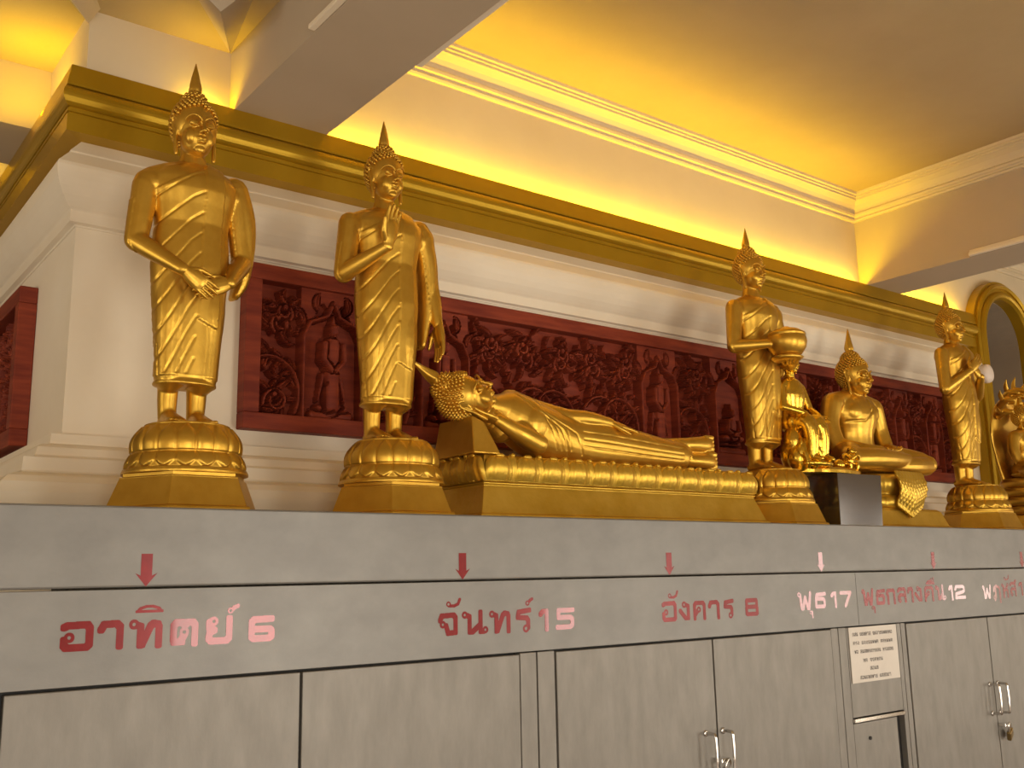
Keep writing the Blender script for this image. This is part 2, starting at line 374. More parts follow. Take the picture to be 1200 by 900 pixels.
# ------------------------------------------------------------ lettering (strokes per glyph in a unit box)
def C_(cx, cy, r, n=10): return ('c', cx, cy, r)
G = {
 'อ': [[(.05,.86),(.16,.92),(.84,.94),(.93,.8),(.93,.16),(.84,.06),(.14,.06),(.06,.16),(.06,.36)], C_(.27,.46,.10)],
 'า': [[(.03,.70),(.16,.92),(.72,.94),(.88,.80),(.88,0)]],
 'ท': [[(.18,.86),(.30,.80),(.30,.02)], [(.36,.04),(.62,.82),(.72,.92),(.86,.88),(.90,.76),(.90,0)], C_(.13,.84,.10)],
 'ต': [[(.42,.08),(.12,.08),(.09,.2),(.09,.78),(.20,.92),(.42,.92),(.52,.80),(.62,.92),(.82,.92),(.91,.78),(.91,0)], C_(.50,.50,.10), [(.52,.42),(.38,.14)]],
 'ย': [[(.22,.93),(.10,.86),(.10,.64),(.30,.52),(.12,.42),(.08,.18),(.18,.06),(.80,.06),(.91,.18),(.91,1)], C_(.30,.84,.09)],
 '6': [[(.92,.94),(.18,.93),(.07,.82),(.07,.16),(.17,.07),(.82,.07),(.93,.16),(.93,.38),(.84,.49),(.07,.49)]],
 'จ': [[(.03,.68),(.12,.90),(.80,.93),(.91,.80),(.91,.06),(.48,.04),(.36,.42)], C_(.22,.48,.10)],
 'น': [[(.18,.86),(.28,.80),(.28,.06),(.40,.06),(.74,.42)], [(.74,1),(.74,.06),(.86,.06)], C_(.12,.84,.10), C_(.90,.18,.10)],
 'ร': [[(.95,.96),(.22,.88),(.16,.62),(.76,.58),(.86,.46),(.86,.12)], C_(.68,.12,.12)],
 'ง': [[(.58,.88),(.84,.80),(.84,.06),(.56,.06),(.06,.52)], C_(.46,.84,.12)],
 'ค': [[(.09,0),(.09,.78),(.20,.92),(.80,.92),(.91,.78),(.91,0)], C_(.45,.52,.11), [(.34,.46),(.14,.24)]],
 '8': [[(.12,.93),(.88,.93),(.92,.85),(.92,.60),(.84,.52),(.16,.52),(.08,.60),(.08,.85),(.12,.93)], [(.10,.52),(.06,.42),(.06,.14),(.14,.07),(.86,.07),(.94,.14),(.94,.42),(.90,.52)]],
 'พ': [[(.16,.88),(.24,.06),(.34,.06),(.52,.74),(.70,.06),(.78,.06),(.92,1)], C_(.12,.86,.09)],
 'ธ': [[(.98,.95),(.22,.90),(.12,.62),(.80,.60),(.91,.48),(.91,.16),(.82,.06),(.12,.06),(.12,.40)]],
 'ก': [[(.14,0),(.14,.56),(.03,.72),(.20,.92),(.80,.92),(.91,.78),(.91,0)]],
 'ล': [[(.08,.78),(.22,.93),(.80,.93),(.91,.78),(.91,0)], [(.91,.46),(.34,.50),(.12,.34),(.12,.14)], C_(.27,.13,.10)],
 'ห': [[(.18,.86),(.26,.80),(.26,0)], [(.26,.42),(.60,.60),(.84,.84)], [(.62,.60),(.86,.46),(.86,0)], C_(.12,.86,.09), C_(.86,.88,.09)],
 'ฤ': [[(.12,.62),(.16,.80),(.44,.94),(.80,.84),(.88,.7),(.88,-.1)], [(.20,.04),(.34,.48)], [(.34,.86),(.34,.2)], C_(.18,.22,.10)],
 'ส': [[(.08,.78),(.22,.90),(.74,.90),(.88,.76),(.88,0)], [(.88,.44),(.34,.50),(.12,.34),(.12,.14)], C_(.27,.13,.10), [(.72,.86),(.98,1.08)]],
 '1': [[(.04,.76),(.30,.90),(.76,.92),(.76,0)]],
 '5': [[(.96,.93),(.12,.93),(.12,.56),(.80,.56),(.92,.46),(.92,.18),(.80,.07),(.04,.07)]],
 '7': [[(.03,.92),(.94,.92),(.42,0)]],
 '2': [[(.05,.74),(.14,.92),(.82,.92),(.92,.82),(.92,.62),(.84,.52),(.10,.36),(.06,.08),(.97,.08)]],
 'ิ': [[(.03,.16),(.97,.16)], [(.06,.16),(.16,.58),(.38,.84),(.62,.84),(.84,.58),(.94,.16)]],
 'ั': [[(.20,.18),(.55,.14),(.82,.40),(.94,1)], C_(.20,.42,.22)],
 '์': [[(.58,.56),(.66,.74),(1,1)], C_(.34,.34,.26)],
 'ุ': [[(.62,.94),(.78,.80),(.78,0)], C_(.40,.74,.20)],
 'ื': [[(.02,.10),(.98,.10)], [(.06,.10),(.2,.40),(.45,.52),(.9,.14)], [(.66,.40),(.66,.80)], [(.92,.10),(.92,.90)]],
}
def strokes_mesh(mb, glyph, x0, x1, z0, z1, t, y, res=0.00055):
    """flat glyph cut from the strokes, as clean non-overlapping strips"""
    w_, h_ = x1-x0, z1-z0; ii = t*0.28; m = t
    xs = np.arange(x0-m, x1+m, res); zs = np.arange(z0-m, z1+m+h_*.1, res)
    X, Z = np.meshgrid(xs+res/2, zs+res/2); M_ = np.zeros(X.shape, bool); holes = np.zeros(X.shape, bool)
    for s in G[glyph]:
        if isinstance(s, tuple):
            rr = max(s[3]*h_, t*0.44); c = (x0+s[1]*w_, z0+s[2]*h_); d = np.hypot(X-c[0], Z-c[1])
            M_ |= (d < rr+t*.22); holes |= d < max(rr-t*.22, 0)
        else:
            P = [(x0+ii+p[0]*(w_-2*ii), z0+ii+p[1]*(h_-2*ii)) for p in s]
            for a, b in zip(P[:-1], P[1:]):
                a = np.array(a); dd = np.array(b)-a; q = np.clip(((X-a[0])*dd[0]+(Z-a[1])*dd[1])/(dd@dd+1e-14), 0, 1)
                M_ |= ((np.abs(X-a[0]-q*dd[0])**3+np.abs(Z-a[1]-q*dd[1])**3) < (t*.48)**3)
    M_ &= ~holes
    for r in range(M_.shape[0]):
        row = np.concatenate([[0], M_[r].astype(int), [0]]); e = np.flatnonzero(np.diff(row))
        for k in range(0, len(e), 2):
            xa, xb_, za = xs[0]+e[k]*res, xs[0]+e[k+1]*res, zs[r]
            mb.add([(xa, y, za), (xb_, y, za), (xb_, y, za+res), (xa, y, za+res)], [(0, 1, 2, 3)])
TEXT = [
 ('อาทิตย์ 6', [('อ', 0.4808, 0.5406, -0.1223, -0.0679), ('า', 0.5478, 0.597, -0.1209, -0.0684), ('ท', 0.605, 0.6716, -0.1226, -0.0698), ('ิ', 0.6146, 0.6694, -0.0584, -0.0411), ('ต', 0.6817, 0.7418, -0.1233, -0.0707), ('ย', 0.7533, 0.8126, -0.1242, -0.0704), ('์', 0.7966, 0.8233, -0.0647, -0.0474), ('6', 0.8442, 0.9034, -0.1246, -0.0717)], .0145),
 ('จันทร์ 15', [('จ', 1.3119, 1.3682, -0.1358, -0.082), ('ั', 1.3314, 1.3774, -0.0726, -0.0511), ('น', 1.3777, 1.4551, -0.137, -0.0814), ('ท', 1.4586, 1.5277, -0.1367, -0.0825), ('ร', 1.5358, 1.5898, -0.1367, -0.0798), ('์', 1.5697, 1.5957, -0.0745, -0.056), ('1', 1.6151, 1.6499, -0.1383, -0.0822), ('5', 1.6688, 1.7337, -0.139, -0.0827)], .0130),
 ('อังคาร 8', [('อ', 2.056, 2.1173, -0.136, -0.0781), ('ั', 2.0807, 2.1257, -0.0737, -0.0512), ('ง', 2.1244, 2.1732, -0.1346, -0.082), ('ค', 2.1816, 2.239, -0.1343, -0.0804), ('า', 2.2486, 2.3, -0.1349, -0.0809), ('ร', 2.3111, 2.3604, -0.1338, -0.0806), ('8', 2.4112, 2.4742, -0.1344, -0.08)], .0128),
 ('พุธ 17', [('พ', 2.6668, 2.7427, -0.1267, -0.0693), ('ุ', 2.7191, 2.747, -0.1508, -0.1279), ('ธ', 2.7524, 2.8158, -0.1233, -0.0713), ('1', 2.8431, 2.8779, -0.1221, -0.07), ('7', 2.8924, 2.9592, -0.1218, -0.0696)], .0128),
 ('พุธกลางคืน 12', [('พ', 3.0166, 3.0888, -0.124, -0.068), ('ุ', 3.0628, 3.0956, -0.1481, -0.1251), ('ธ', 3.0973, 3.1546, -0.1231, -0.0697), ('ก', 3.1624, 3.2199, -0.1218, -0.0678), ('ล', 3.2293, 3.2893, -0.1185, -0.0659), ('า', 3.2959, 3.3342, -0.1189, -0.0658), ('ง', 3.3409, 3.3928, -0.1191, -0.0648), ('ค', 3.4024, 3.4701, -0.1191, -0.0641), ('ื', 3.4208, 3.4783, -0.0614, -0.0345), ('น', 3.4799, 3.548, -0.1193, -0.0643), ('1', 3.5718, 3.6039, -0.12, -0.0644), ('2', 3.6113, 3.6896, -0.1197, -0.065)], .0128),
 ('พฤหัส 1', [('พ', 3.8146, 3.8859, -0.124, -0.0714), ('ฤ', 3.8931, 3.9599, -0.1338, -0.0691), ('ห', 3.9666, 4.0237, -0.122, -0.0666), ('ั', 3.9886, 4.0365, -0.0575, -0.0357), ('ส', 4.0317, 4.0867, -0.1183, -0.06), ('1', 4.1066, 4.1412, -0.1162, -0.0628), ('6', 4.16, 4.22, -0.1162, -0.0628)], .011)]
for word, gl, t in TEXT:
    for digits in (False, True):
        mb = MB()
        for (g, x0, x1, z0, z1) in gl:
            if g.isdigit() == digits: strokes_mesh(mb, g, x0, x1, zz(z0), zz(z1), t*(1 if (z1-z0) > 0.035 else 0.40 if g == 'ิ' else 0.58), -0.0006)
        at_parent(mb.obj('number' if digits else 'lettering', RED), hp)
for xa in (0.632, 1.382, 2.094, 2.803, 3.485, 4.156):
    z1, z0 = zz(0.056), zz(-0.007); zm = zz(0.016)
    mb = MB().add([(xa-.011,-.0006,z1),(xa-.011,-.0006,zm-.002),(xa+.011,-.0006,zm-.002),(xa+.011,-.0006,z1),(xa-.0215,-.0006,zm+.003),(xa,-.0006,z0),(xa+.0215,-.0006,zm+.003)], [(0,1,2,3),(4,5,6,2,1)])
    at_parent(mb.obj('arrow_decal', RED), ct)
# paper notice on the narrow locker
nt_ = thing('paper_notice', (3.065, -0.0005, zz(-0.28)), 'white paper notice with rows of small lettering taped to the narrow locker', 'notice')
at_parent(MB().box(2.922, 3.200, -0.0035, -0.0005, zz(-0.368), zz(-0.190)).obj('sheet', PAPER, bevel=0.001), nt_)
rnd = random.Random(5); keys = ['น', 'ท', 'ร', 'า', 'ง', 'ค', 'พ', 'ธ', 'ก', 'ล', 'ห', 'ส', 'อ', 'ต', 'ย', 'จ']
rows = [(2.940, 3.172, -0.213, [3, 6, 11]), (2.940, 3.172, -0.241, [3, 8, 6]), (2.945, 3.172, -0.269, [2, 11, 6]), (2.990, 3.105, -0.298, [2, 6]), (3.025, 3.075, -0.325, [4]), (2.965, 3.145, -0.352, [9, 6])]
mb = MB()
for (a_, b_, zc, words) in rows:
    n_ = sum(words)+len(words)-1; cw = (b_-a_)/n_; xx = a_
    for wd in words:
        for k in range(wd):
            strokes_mesh(mb, rnd.choice(keys), xx, xx+cw*0.85, zz(zc-0.006), zz(zc+0.0055), 0.0019, -0.0042, 0.0006); xx += cw
        xx += cw
at_parent(mb.obj('lettering', INK), nt_)

# ------------------------------------------------------------ carved panels
def relief(x0, x1, z0, z1, niches, seed, dx0=0.003, dx1=0.0045, dz=0.003):
    """height field of scroll leaves and figures; returns arrays"""
    xs = [x0]
    while xs[-1] < x1: xs.append(xs[-1] + dx0+(dx1-dx0)*(xs[-1]-x0)/(x1-x0))
    xs = np.array(xs); xs[-1] = x1; zs = np.linspace(z0, z1, int((z1-z0)/dz)+1)
    X, Z = np.meshgrid(xs, zs); H = np.zeros_like(X)
    Rn = random.Random(seed)
    def seg(pts, w, h, groove=True, field=None):
        nonlocal H
        P = np.array(pts); wm = max(w)*1.5
        lo = P.min(0)-wm; hi = P.max(0)+wm
        i0, i1 = np.searchsorted(xs, [lo[0], hi[0]]); j0, j1 = np.searchsorted(zs, [lo[1], hi[1]])
        if i1 <= i0 or j1 <= j0: return
        xx = X[j0:j1, i0:i1]; z_ = Z[j0:j1, i0:i1]; best = np.full(xx.shape, 9.); 
        for a, b, wa, wb_ in zip(P[:-1], P[1:], w[:-1], w[1:]):
            d = b-a; L = d@d+1e-12; t = np.clip(((xx-a[0])*d[0]+(z_-a[1])*d[1])/L, 0, 1)
            ww = wa+(wb_-wa)*t; best = np.minimum(best, np.hypot(xx-a[0]-t*d[0], z_-a[1]-t*d[1])/ww)
        prof = np.where(best < 1, np.sqrt(np.clip(1-best**2, 0, 1))**0.4, 0)*h
        if groove: prof = prof*(1-0.45*np.exp(-(best/0.20)**2))
        cur = H[j0:j1, i0:i1]; H[j0:j1, i0:i1] = np.where(prof > cur, prof, np.where((best < 1.5) & (best >= 1) & (cur < h), 0.0, cur))
    def leaf(x, z, ang, L, curv, w, h):
        pts = []; ws = []; n = 9
        for i in range(n):
            t = i/(n-1); pts.append((x, z)); ws.append(max(0.0022, w*(sin(pi*min(1, 0.18+0.82*t))**0.7)))
            ang += curv/n; x += cos(ang)*L/n; z += sin(ang)*L/n
        ws[-1] = 0.0018
        seg(pts, ws, h)
        return x, z, ang
    def vine(x, z, ang, L, curv, s):
        n = 14; pts = []; ws = []; a = ang
        for i in range(n+1):
            pts.append((x, z)); ws.append(0.0065*(1-0.4*i/n))
            if i % 2 == 1:
                for sd in (-1, 1):
                    leaf(x, z, a+sd*Rn.uniform(.5, .9), Rn.uniform(.045, .085), sd*Rn.uniform(-1.8, 2.4), Rn.uniform(.007, .0105), Rn.uniform(.0115, .0150))
            a += curv*(1+1.3*i/n)/n; x += cos(a)*L/n; z += sin(a)*L/n
        seg(pts, ws, 0.0145, False)
        seg([(x, z), (x+.001, z)], [0.009, 0.009], 0.0155, False)
    def inside_niche(x):
        return any(a-0.005 < x < b+0.005 for a, b, k in niches)
    edges = [x0]+[e for a, b, k in niches for e in (a, b)]+[x1]
    for r in range(0, len(edges), 2):
        a, b = edges[r], edges[r+1]; Wd = b-a
        if Wd < 0.02: continue
        n = max(1, round(Wd/0.15))
        for k in range(int(Wd*135)):   # background leafage
            leaf(Rn.uniform(a+.01, b-.01), Rn.uniform(z0, z1-.02), Rn.uniform(0, 6.28), Rn.uniform(.04, .08), Rn.uniform(-2.5, 2.5), Rn.uniform(.0065, .0095), Rn.uniform(.008, .0125))
        for k in range(n):
            c = a+Wd*(k+.5)/n; sd = 1 if k % 2 else -1
            vine(c-sd*.05, z0+.01, pi/2+sd*.5, .34, -sd*2.2, sd)
            vine(c+sd*.05, z0+.03, pi/2-sd*.2, .20, sd*4.2, sd)
            vine(c+sd*.02, z1-.15, pi/2-sd*.9, .17, sd*4.4, sd); vine(c-sd*.03, z1-.11, pi/2+sd*.8, .15, -sd*4.6, sd)
    for (a, b, kind) in niches:
        i0, i1 = np.searchsorted(xs, [a, b]); c = (a+b)/2; hw = (b-a)/2
        H[:, i0:i1] = 0.0
        xx = X[:, i0:i1]; z_ = Z[:, i0:i1]; zt = z1-0.05
        u = np.abs(xx-c)/hw
        top = zt-0.075*u**1.7-0.02*np.cos(u*9)
        H[:, i0:i1] = np.where(z_ < top, 0.0035, 0.010)
        seg([(a+.008, z0), (a+.008, zt-.10), (a+.03, zt-.055), (c-.02, zt-.03), (c, zt+.012)], [.006]*5, .016, False)
        seg([(b-.008, z0), (b-.008, zt-.10), (b-.03, zt-.055), (c+.02, zt-.03), (c, zt+.012)], [.006]*5, .016, False)
        for sd in (-1, 1):
            leaf(c+sd*.05, zt-.01, pi/2-sd*.6, .06, sd*1.5, .010, .013); leaf(c+sd*hw*.9, zt-.06, pi/2, .07, -sd*1.2, .010, .013)
        s = min(hw/0.105, 1.0); fz = z0+.035
        seg([(c-.06*s, z0+.012), (c+.06*s, z0+.012)], [.014, .014], .012, False); seg([(c-.045*s, z0+.034), (c+.045*s, z0+.034)], [.010, .010], .014, False)
        if kind == 'stand':
            seg([(c, fz+.01), (c, fz+.09), (c, fz+.15), (c, fz+.19), (c, fz+.215)], [.026*s, .024*s, .021*s, .027*s, .016*s], .017, False)
            seg([(c-.012*s, fz), (c-.012*s, fz+.06)], [.012*s]*2, .015, False); seg([(c+.012*s, fz), (c+.012*s, fz+.06)], [.012*s]*2, .015, False)
            seg([(c-.03*s, fz+.195), (c-.033*s, fz+.145), (c-.008*s, fz+.115)], [.009*s]*3, .019, False)
            seg([(c+.03*s, fz+.195), (c+.033*s, fz+.145), (c+.008*s, fz+.115)], [.009*s]*3, .019, False)
            seg([(c-.045*s, fz+.02), (c-.028*s, fz+.10)], [.004, .008], .011, False); seg([(c+.045*s, fz+.02), (c+.028*s, fz+.10)], [.004, .008], .011, False)
            seg([(c, fz+.232), (c, fz+.245)], [.015*s, .014*s], .020, False); seg([(c, fz+.255), (c, fz+.285)], [.010*s, .003], .014, False)
        else:
            seg([(c-.05*s, fz+.03), (c+.05*s, fz+.03)], [.014*s, .014*s], .018, False)
            seg([(c, fz+.04), (c, fz+.09), (c, fz+.115)], [.022*s, .028*s, .014*s], .018, False)
            seg([(c-.03*s, fz+.10), (c-.038*s, fz+.06), (c, fz+.045)], [.009*s]*3, .020, False); seg([(c+.03*s, fz+.10), (c+.038*s, fz+.06), (c, fz+.045)], [.009*s]*3, .020, False)
            seg([(c, fz+.132), (c, fz+.142)], [.014*s]*2, .020, False); seg([(c, fz+.15), (c, fz+.175)], [.009*s, .003], .014, False)
            seg([(c-.07*s, z0+.012), (c+.07*s, z0+.012)], [.016, .016], .014, False)
    return X, Z, H
def carved_panel(name, label, x0, x1, z0, z1, bw, niches, seed, origin, rot, **kw):
    """frame outside x0..x1; local x along panel, -y out, built at the origin object"""
    t = thing(name, origin, label, 'carved panel'); t.rotation_euler = (0, 0, rot)
    th = 0.050
    for (a, b, c, d) in ((x0, x1, z1-bw, z1), (x0, x1, z0, z0+bw), (x0, x0+bw, z0+bw, z1-bw), (x1-bw, x1, z0+bw, z1-bw)):
        MB().box(a, b, -th, 0, c, d).obj('frame_rail', WOOD, t, bevel=0.003)
    X, Z, H = relief(x0+bw-.001, x1-bw+.001, z0+bw-.001, z1-bw+.001, niches, seed, **kw)
    nr, nc = X.shape
    V = np.stack([X, -0.001-H*3.0, Z], -1).reshape(-1, 3)
    i = np.arange(nr-1)[:, None]*nc + np.arange(nc-1)[None]; F = np.stack([i, i+1, i+1+nc, i+nc], -1).reshape(-1, 4)
    fast_mesh('carving', [(V, F)], WOOD, t).data.shade_flat()
    return t
niches = [(1.262, 1.475, 'stand'), (1.676, 1.876, 'stand'), (2.672, 2.885, 'stand'), (3.09, 3.30, 'sit'), (3.55, 3.74, 'stand'), (3.98, 4.14, 'sit'), (4.40, 4.56, 'stand'), (4.68, 4.84, 'stand')]
carved_panel('carved_panel', 'long dark red carved wooden panel with niches and scrollwork behind the statues', 1.084, 5.07, zz(0.424), zz(0.915), 0.048, niches, 3, (0, YW-0.0005, 0), 0)
# the panel on the side face: local x runs toward -y
carved_panel('carved_panel', 'dark red carved panel on the side wall at the left edge', 0, 1.6, zz(0.392), zz(0.866), 0.05, [(0.2, 0.4, 'stand'), (0.75, 0.95, 'stand')], 8, (XW-0.0005, 1.095+1.6, 0), -pi/2, dx0=0.006, dx1=0.006, dz=0.005)

# ------------------------------------------------------------ the statues
def hand(wr, d, n, side, L=0.092, curl=0.25, spread=0.10, thumb_out=0.6):
    """wrist point, finger direction, palm-facing normal, side (+1/-1) to which the thumb goes (cross(d,n)*side)"""
    wr = np.array(wr, float); d = np.array(d, float); d /= np.linalg.norm(d)
    n = np.array(n, float); n = n - d*(n@d); n /= np.linalg.norm(n); s = np.cross(d, n)*side
    P = []
    P.append(sweep([wr-d*L*.06, wr+d*L*.02, wr+d*L*.22, wr+d*L*.46, wr+d*L*.54], [(.15*L, .12*L), (.155*L, .115*L), (.22*L, .12*L), (.235*L, .10*L), (.21*L, .08*L)], n=14, ref=n, sub=3))
    for i, (off, ln) in enumerate(((.175, .42), (.06, .48), (-.06, .45), (-.17, .36))):
        b = wr + d*L*.50 + s*off*L; dd = d + s*off*spread*3; dd /= np.linalg.norm(dd); pts = [b-dd*.06*L, b]; c = 0; q = b
        for k, f in enumerate((.42, .32, .26)):
            c += curl*(0.6+0.5*k); v = dd*cos(c)+n*sin(c); q = q + v*ln*L*f; pts.append(q)
        P.append(sweep(pts, [.058*L, .060*L, .055*L, .050*L, .038*L], n=10, ref=n, sub=3))
    b = wr + d*L*.10 + s*L*.12; v1 = d*.6+s*thumb_out+n*.25; v1 /= np.linalg.norm(v1); v2 = d*.9+s*thumb_out*.45+n*.2; v2 /= np.linalg.norm(v2)
    P.append(sweep([b, b+v1*L*.22, b+v1*L*.22+v2*L*.18, b+v1*L*.22+v2*L*.32], [.085*L, .072*L, .060*L, .044*L], n=10, ref=n, sub=3))
    return P
def foot(c, d=(0, -1, 0), L=0.105, s=1):
    """ankle at c (floor height c[2]=sole), toes toward d; s=+1 big toe on +x side"""
    c = np.array(c, float); d = np.array(d, float); sx = np.array([-d[1], d[0], 0])*-1*s
    z = np.array([0, 0, 1.])
    P = [sweep([c-d*.02+z*.016, c+d*.012+z*.020, c+d*.045+z*.015, c+d*.068+z*.010], [(.017, .017), (.020, .021), (.023, .014), (.024, .009)], n=14, ref=z, sub=3)]
    for k, (off, ln, r) in enumerate(((.019, .026, .0072), (.0075, .024, .0056), (-.002, .021, .0054), (-.011, .018, .005), (-.019, .014, .0048))):
        b = c+d*.062+sx*off+z*.008; P.append(sweep([b, b+d*ln*.6, b+d*ln], [r, r, r*.85], n=8, ref=z, sub=2))
    return P
HEAD_CACHE = {}
HZS = 1.16
def head_geo(voxel):
    if voxel in HEAD_CACHE: return HEAD_CACHE[voxel]
    P = [ellip((0, .008, .012), (.046, .054, .056), 32, 20), ellip((0, -.010, -.018), (.0385, .040, .038), 28, 18), ellip((0, -.034, -.046), (.014, .010, .0095))]
    for s in (-1, 1):
        P.append(ellip((s*.019, -.030, -.020), (.017, .016, .019)))
        P.append(sweep([(s*.0045, -.0515, .013), (s*.012, -.0525, .0185), (s*.022, -.0485, .0215), (s*.032, -.040, .019), (s*.038, -.031, .012)], [.0026, .003, .003, .0026, .002], n=8))
        P.append(ellip((s*.0190, -.0425, .0055), (.0120, .0078, .0072)))
        P.append(sweep([(s*.008, -.0485, .0005), (s*.014, -.0512, -.0005), (s*.021, -.0490, .0000), (s*.030, -.0405, .003)], [.0012, .0017, .0017, .001], n=6))
        P.append(ellip((s*.0065, -.0565, -.0155), (.0048, .0055, .0042), 12, 8))
        P.append(sweep([(s*.047, -.004, .020), (s*.052, .004, .028), (s*.053, .012, .018), (s*.050, .008, -.002), (s*.048, .002, -.020), (s*.047, -.001, -.042), (s*.0465, -.003, -.053)], [.004, .0045, .0045, .0045, .0052, .0055, .0046], n=8))
        P.append(ellip((s*.046, .002, .004), (.004, .008, .02), 12, 8))
    P.append(sweep([(0, -.050, .014), (0, -.0545, .004), (0, -.0610, -.008), (0, -.0640, -.0135)], [(.0036, .003), (.0036, .0035), (.0048, .0045), (.0056, .0048)], n=10))
    P.append(sweep([(-.0155, -.0425, -.0275), (-.007, -.0495, -.0262), (0, -.0505, -.0275), (.007, -.0495, -.0262), (.0155, -.0425, -.0275)], [.0014, .0026, .0025, .0026, .0014], n=8))
    P.append(sweep([(-.0125, -.0420, -.0315), (0, -.0500, -.0335), (.0125, -.0420, -.0315)], [.0015, .0033, .0015], n=8))
    P.append(sweep([(0, .012, -.02), (0, .012, -.06), (0, .012, -.10), (0, .014, -.115)], [.030, .0285, .031, .036], n=24, sub=2))
    for z in (-.064, -.076, -.088): P.append(lathe([(.020, -.0032), (.0302, -.0022), (.0312, 0), (.0302, .0022), (.020, .0032)], 24, (0, .012, z)))
    V, F, N = remesh(P, voxel, 2)
    HEAD_CACHE[voxel] = (V, F); return V, F
def cap_r(v):    # hair surface test helpers
    return v
def hair_points(n, c, r):
    g = pi*(3-sqrt(5)); out = []
    for i in range(n):
        z = 1-2*(i+.5)/n; q = sqrt(1-z*z); th = g*i; nn = np.array([q*cos(th), q*sin(th), z]); out.append((np.array(c)+nn*np.array(r), nn))
    return out
HAIR = None
def hair_geo(spiky=False, many=1.0):
    mb = MB(); c, r = (0, .014, .021), (.0545, .0575, .0560); cu, ru = (0, .018, .066), (.031, .033, .028)
    V, F = ellip(c, (r[0]-.001, r[1]-.001, r[2]-.001), 32, 20)
    mb.add([v for v in V], F); V, F = ellip(cu, ru, 24, 14); mb.add(V, F)
    # hairline edge band round the face
    ico = [(0,0,1),(.894,0,.447),(.276,.851,.447),(-.724,.526,.447),(-.724,-.526,.447),(.276,-.851,.447),(.724,.526,-.447),(-.276,.851,-.447),(-.894,0,-.447),(-.276,-.851,-.447),(.724,-.526,-.447),(0,0,-1)]
    icf = [(0,1,2),(0,2,3),(0,3,4),(0,4,5),(0,5,1),(1,6,2),(2,7,3),(3,8,4),(4,9,5),(5,10,1),(6,7,2),(7,8,3),(8,9,4),(9,10,5),(10,6,1),(6,11,7),(7,11,8),(8,11,9),(9,11,10),(10,11,6)]
    pts = hair_points(int(470*many), c, r)+hair_points(int(150*many), cu, ru)
    rad = .0050/sqrt(many)
    for p, nn in pts:
        e1 = ((p-np.array(cu))/np.array(ru)); e0 = ((p-np.array(c))/np.array(r))
        if (e1@e1) < .93 or (e0@e0) < .93: continue
        if p[1] < -.012 and p[2] < .036+(.012-abs(p[0])*.30): continue
        if abs(p[0]) > .035 and p[1] < .012 and p[2] < .030: continue
        if p[2] < -.045: continue
        if spiky:
            t1 = np.cross(nn, [.3, .5, .8]); t1 /= np.linalg.norm(t1); t2 = np.cross(nn, t1)
            q = [p-nn*.002+t1*rad*cos(k*pi/3)+t2*rad*sin(k*pi/3) for k in range(6)]+[p+nn*.002+t1*rad*.8*cos(k*pi/3)+t2*rad*.8*sin(k*pi/3) for k in range(6)]+[p+nn*.0085]
            mb.add(q, [(k, (k+1) % 6, 6+(k+1) % 6, 6+k) for k in range(6)]+[(6+k, 6+(k+1) % 6, 12) for k in range(6)])
        else:
            mb.add([p+nn*.0012+np.array(v)*rad for v in ico], icf)
    return mb.V, mb.F
def flame_geo():
    prof = [(.0, .0), (.016, .000), (.0165, .005), (.0135, .008), (.0150, .012), (.0155, .018), (.0140, .028), (.0115, .038), (.0088, .050), (.0062, .062), (.0034, .074), (.0012, .084), (.0, .086)]
    V = []; n = 20
    for r, z in prof:
        for j in range(n):
            th = 2*pi*j/n; k = 1+0.13*cos(5*th+z*60)*(1 if z > .01 else 0); V.append((r*k*cos(th), .018+r*k*sin(th), .088+z))
    return V, grid_faces(len(prof), n)
def lotus(parent, r0=.121, z0=.105, z1=.212, n1=18, worn=True, mat_=GOLD, s=1.0):
    """two tiers of petals: small turned-down row below, tall row above"""
    nt = n1*16; rows_ = []
    prof = []
    def tier(zA, zB, rA, rB, bul, pet, updown, m=22):
        for i in range(m+1):
            v = i/m; z = zA+(zB-zA)*v; vv = v if updown > 0 else 1-v
            base = rA+(rB-rA)*v + bul*sin(pi*min(1, v*0.95+.03))
            row = []
            for j in range(nt):
                th = 2*pi*j/nt; u = ((j % (nt//pet))/(nt//pet)-.5)*2
                edge = (1-max(0, (vv-.35)/.65)**2.2)   # petal half width narrowing to the tip
                inside = abs(u) < edge*.97
                d = 0.0
                if inside: d = .0036*(1-(abs(u)/max(edge, .05))**4)+.0009*cos(u*26)*(1-vv*.5)
                else: d = -.0022
                row.append((base+d, th, z))
            rows_.append(row)
    rows_.append([(0.0, 2*pi*j/nt, z0-.001) for j in range(nt)])
    tier(z0, z0+.034, .134, .122, .003, n1, -1, 14)
    rows_.append([(.117, 2*pi*j/nt, z0+.037) for j in range(nt)])
    tier(z0+.039, z1-.004, .121, .096, .0115, n1, 1, 24)
    rows_.append([(r0*.80, 2*pi*j/nt, z1-.002) for j in range(nt)])
    rows_.append([(r0*.76, 2*pi*j/nt, z1) for j in range(nt)])
    rows_.append([(0.0, 2*pi*j/nt, z1) for j in range(nt)])
    V = [(s*r*cos(t), s*r*sin(t), z) for row in rows_ for (r, t, z) in row]
    nr = len(rows_); i = np.arange(nr-1)[:, None]*nt; j = np.arange(nt)[None]; k = (j+1) % nt
    F = np.stack([i+j, i+k, i+nt+k, i+nt+j], -1).reshape(-1, 4)
    return fast_mesh('lotus_seat', [(np.array(V), F)], mat_, parent)
def hexa(prof, rot=0.0, n=6):
    V = []
    for (r, z) in prof:
        for k in range(n):
            t = 2*pi*k/n+rot; V.append((r*cos(t), r*sin(t), z))
    F = grid_faces(len(prof), n); F.append(tuple(range(n-1, -1, -1))); F.append(tuple((len(prof)-1)*n+k for k in range(n)))
    return V, F
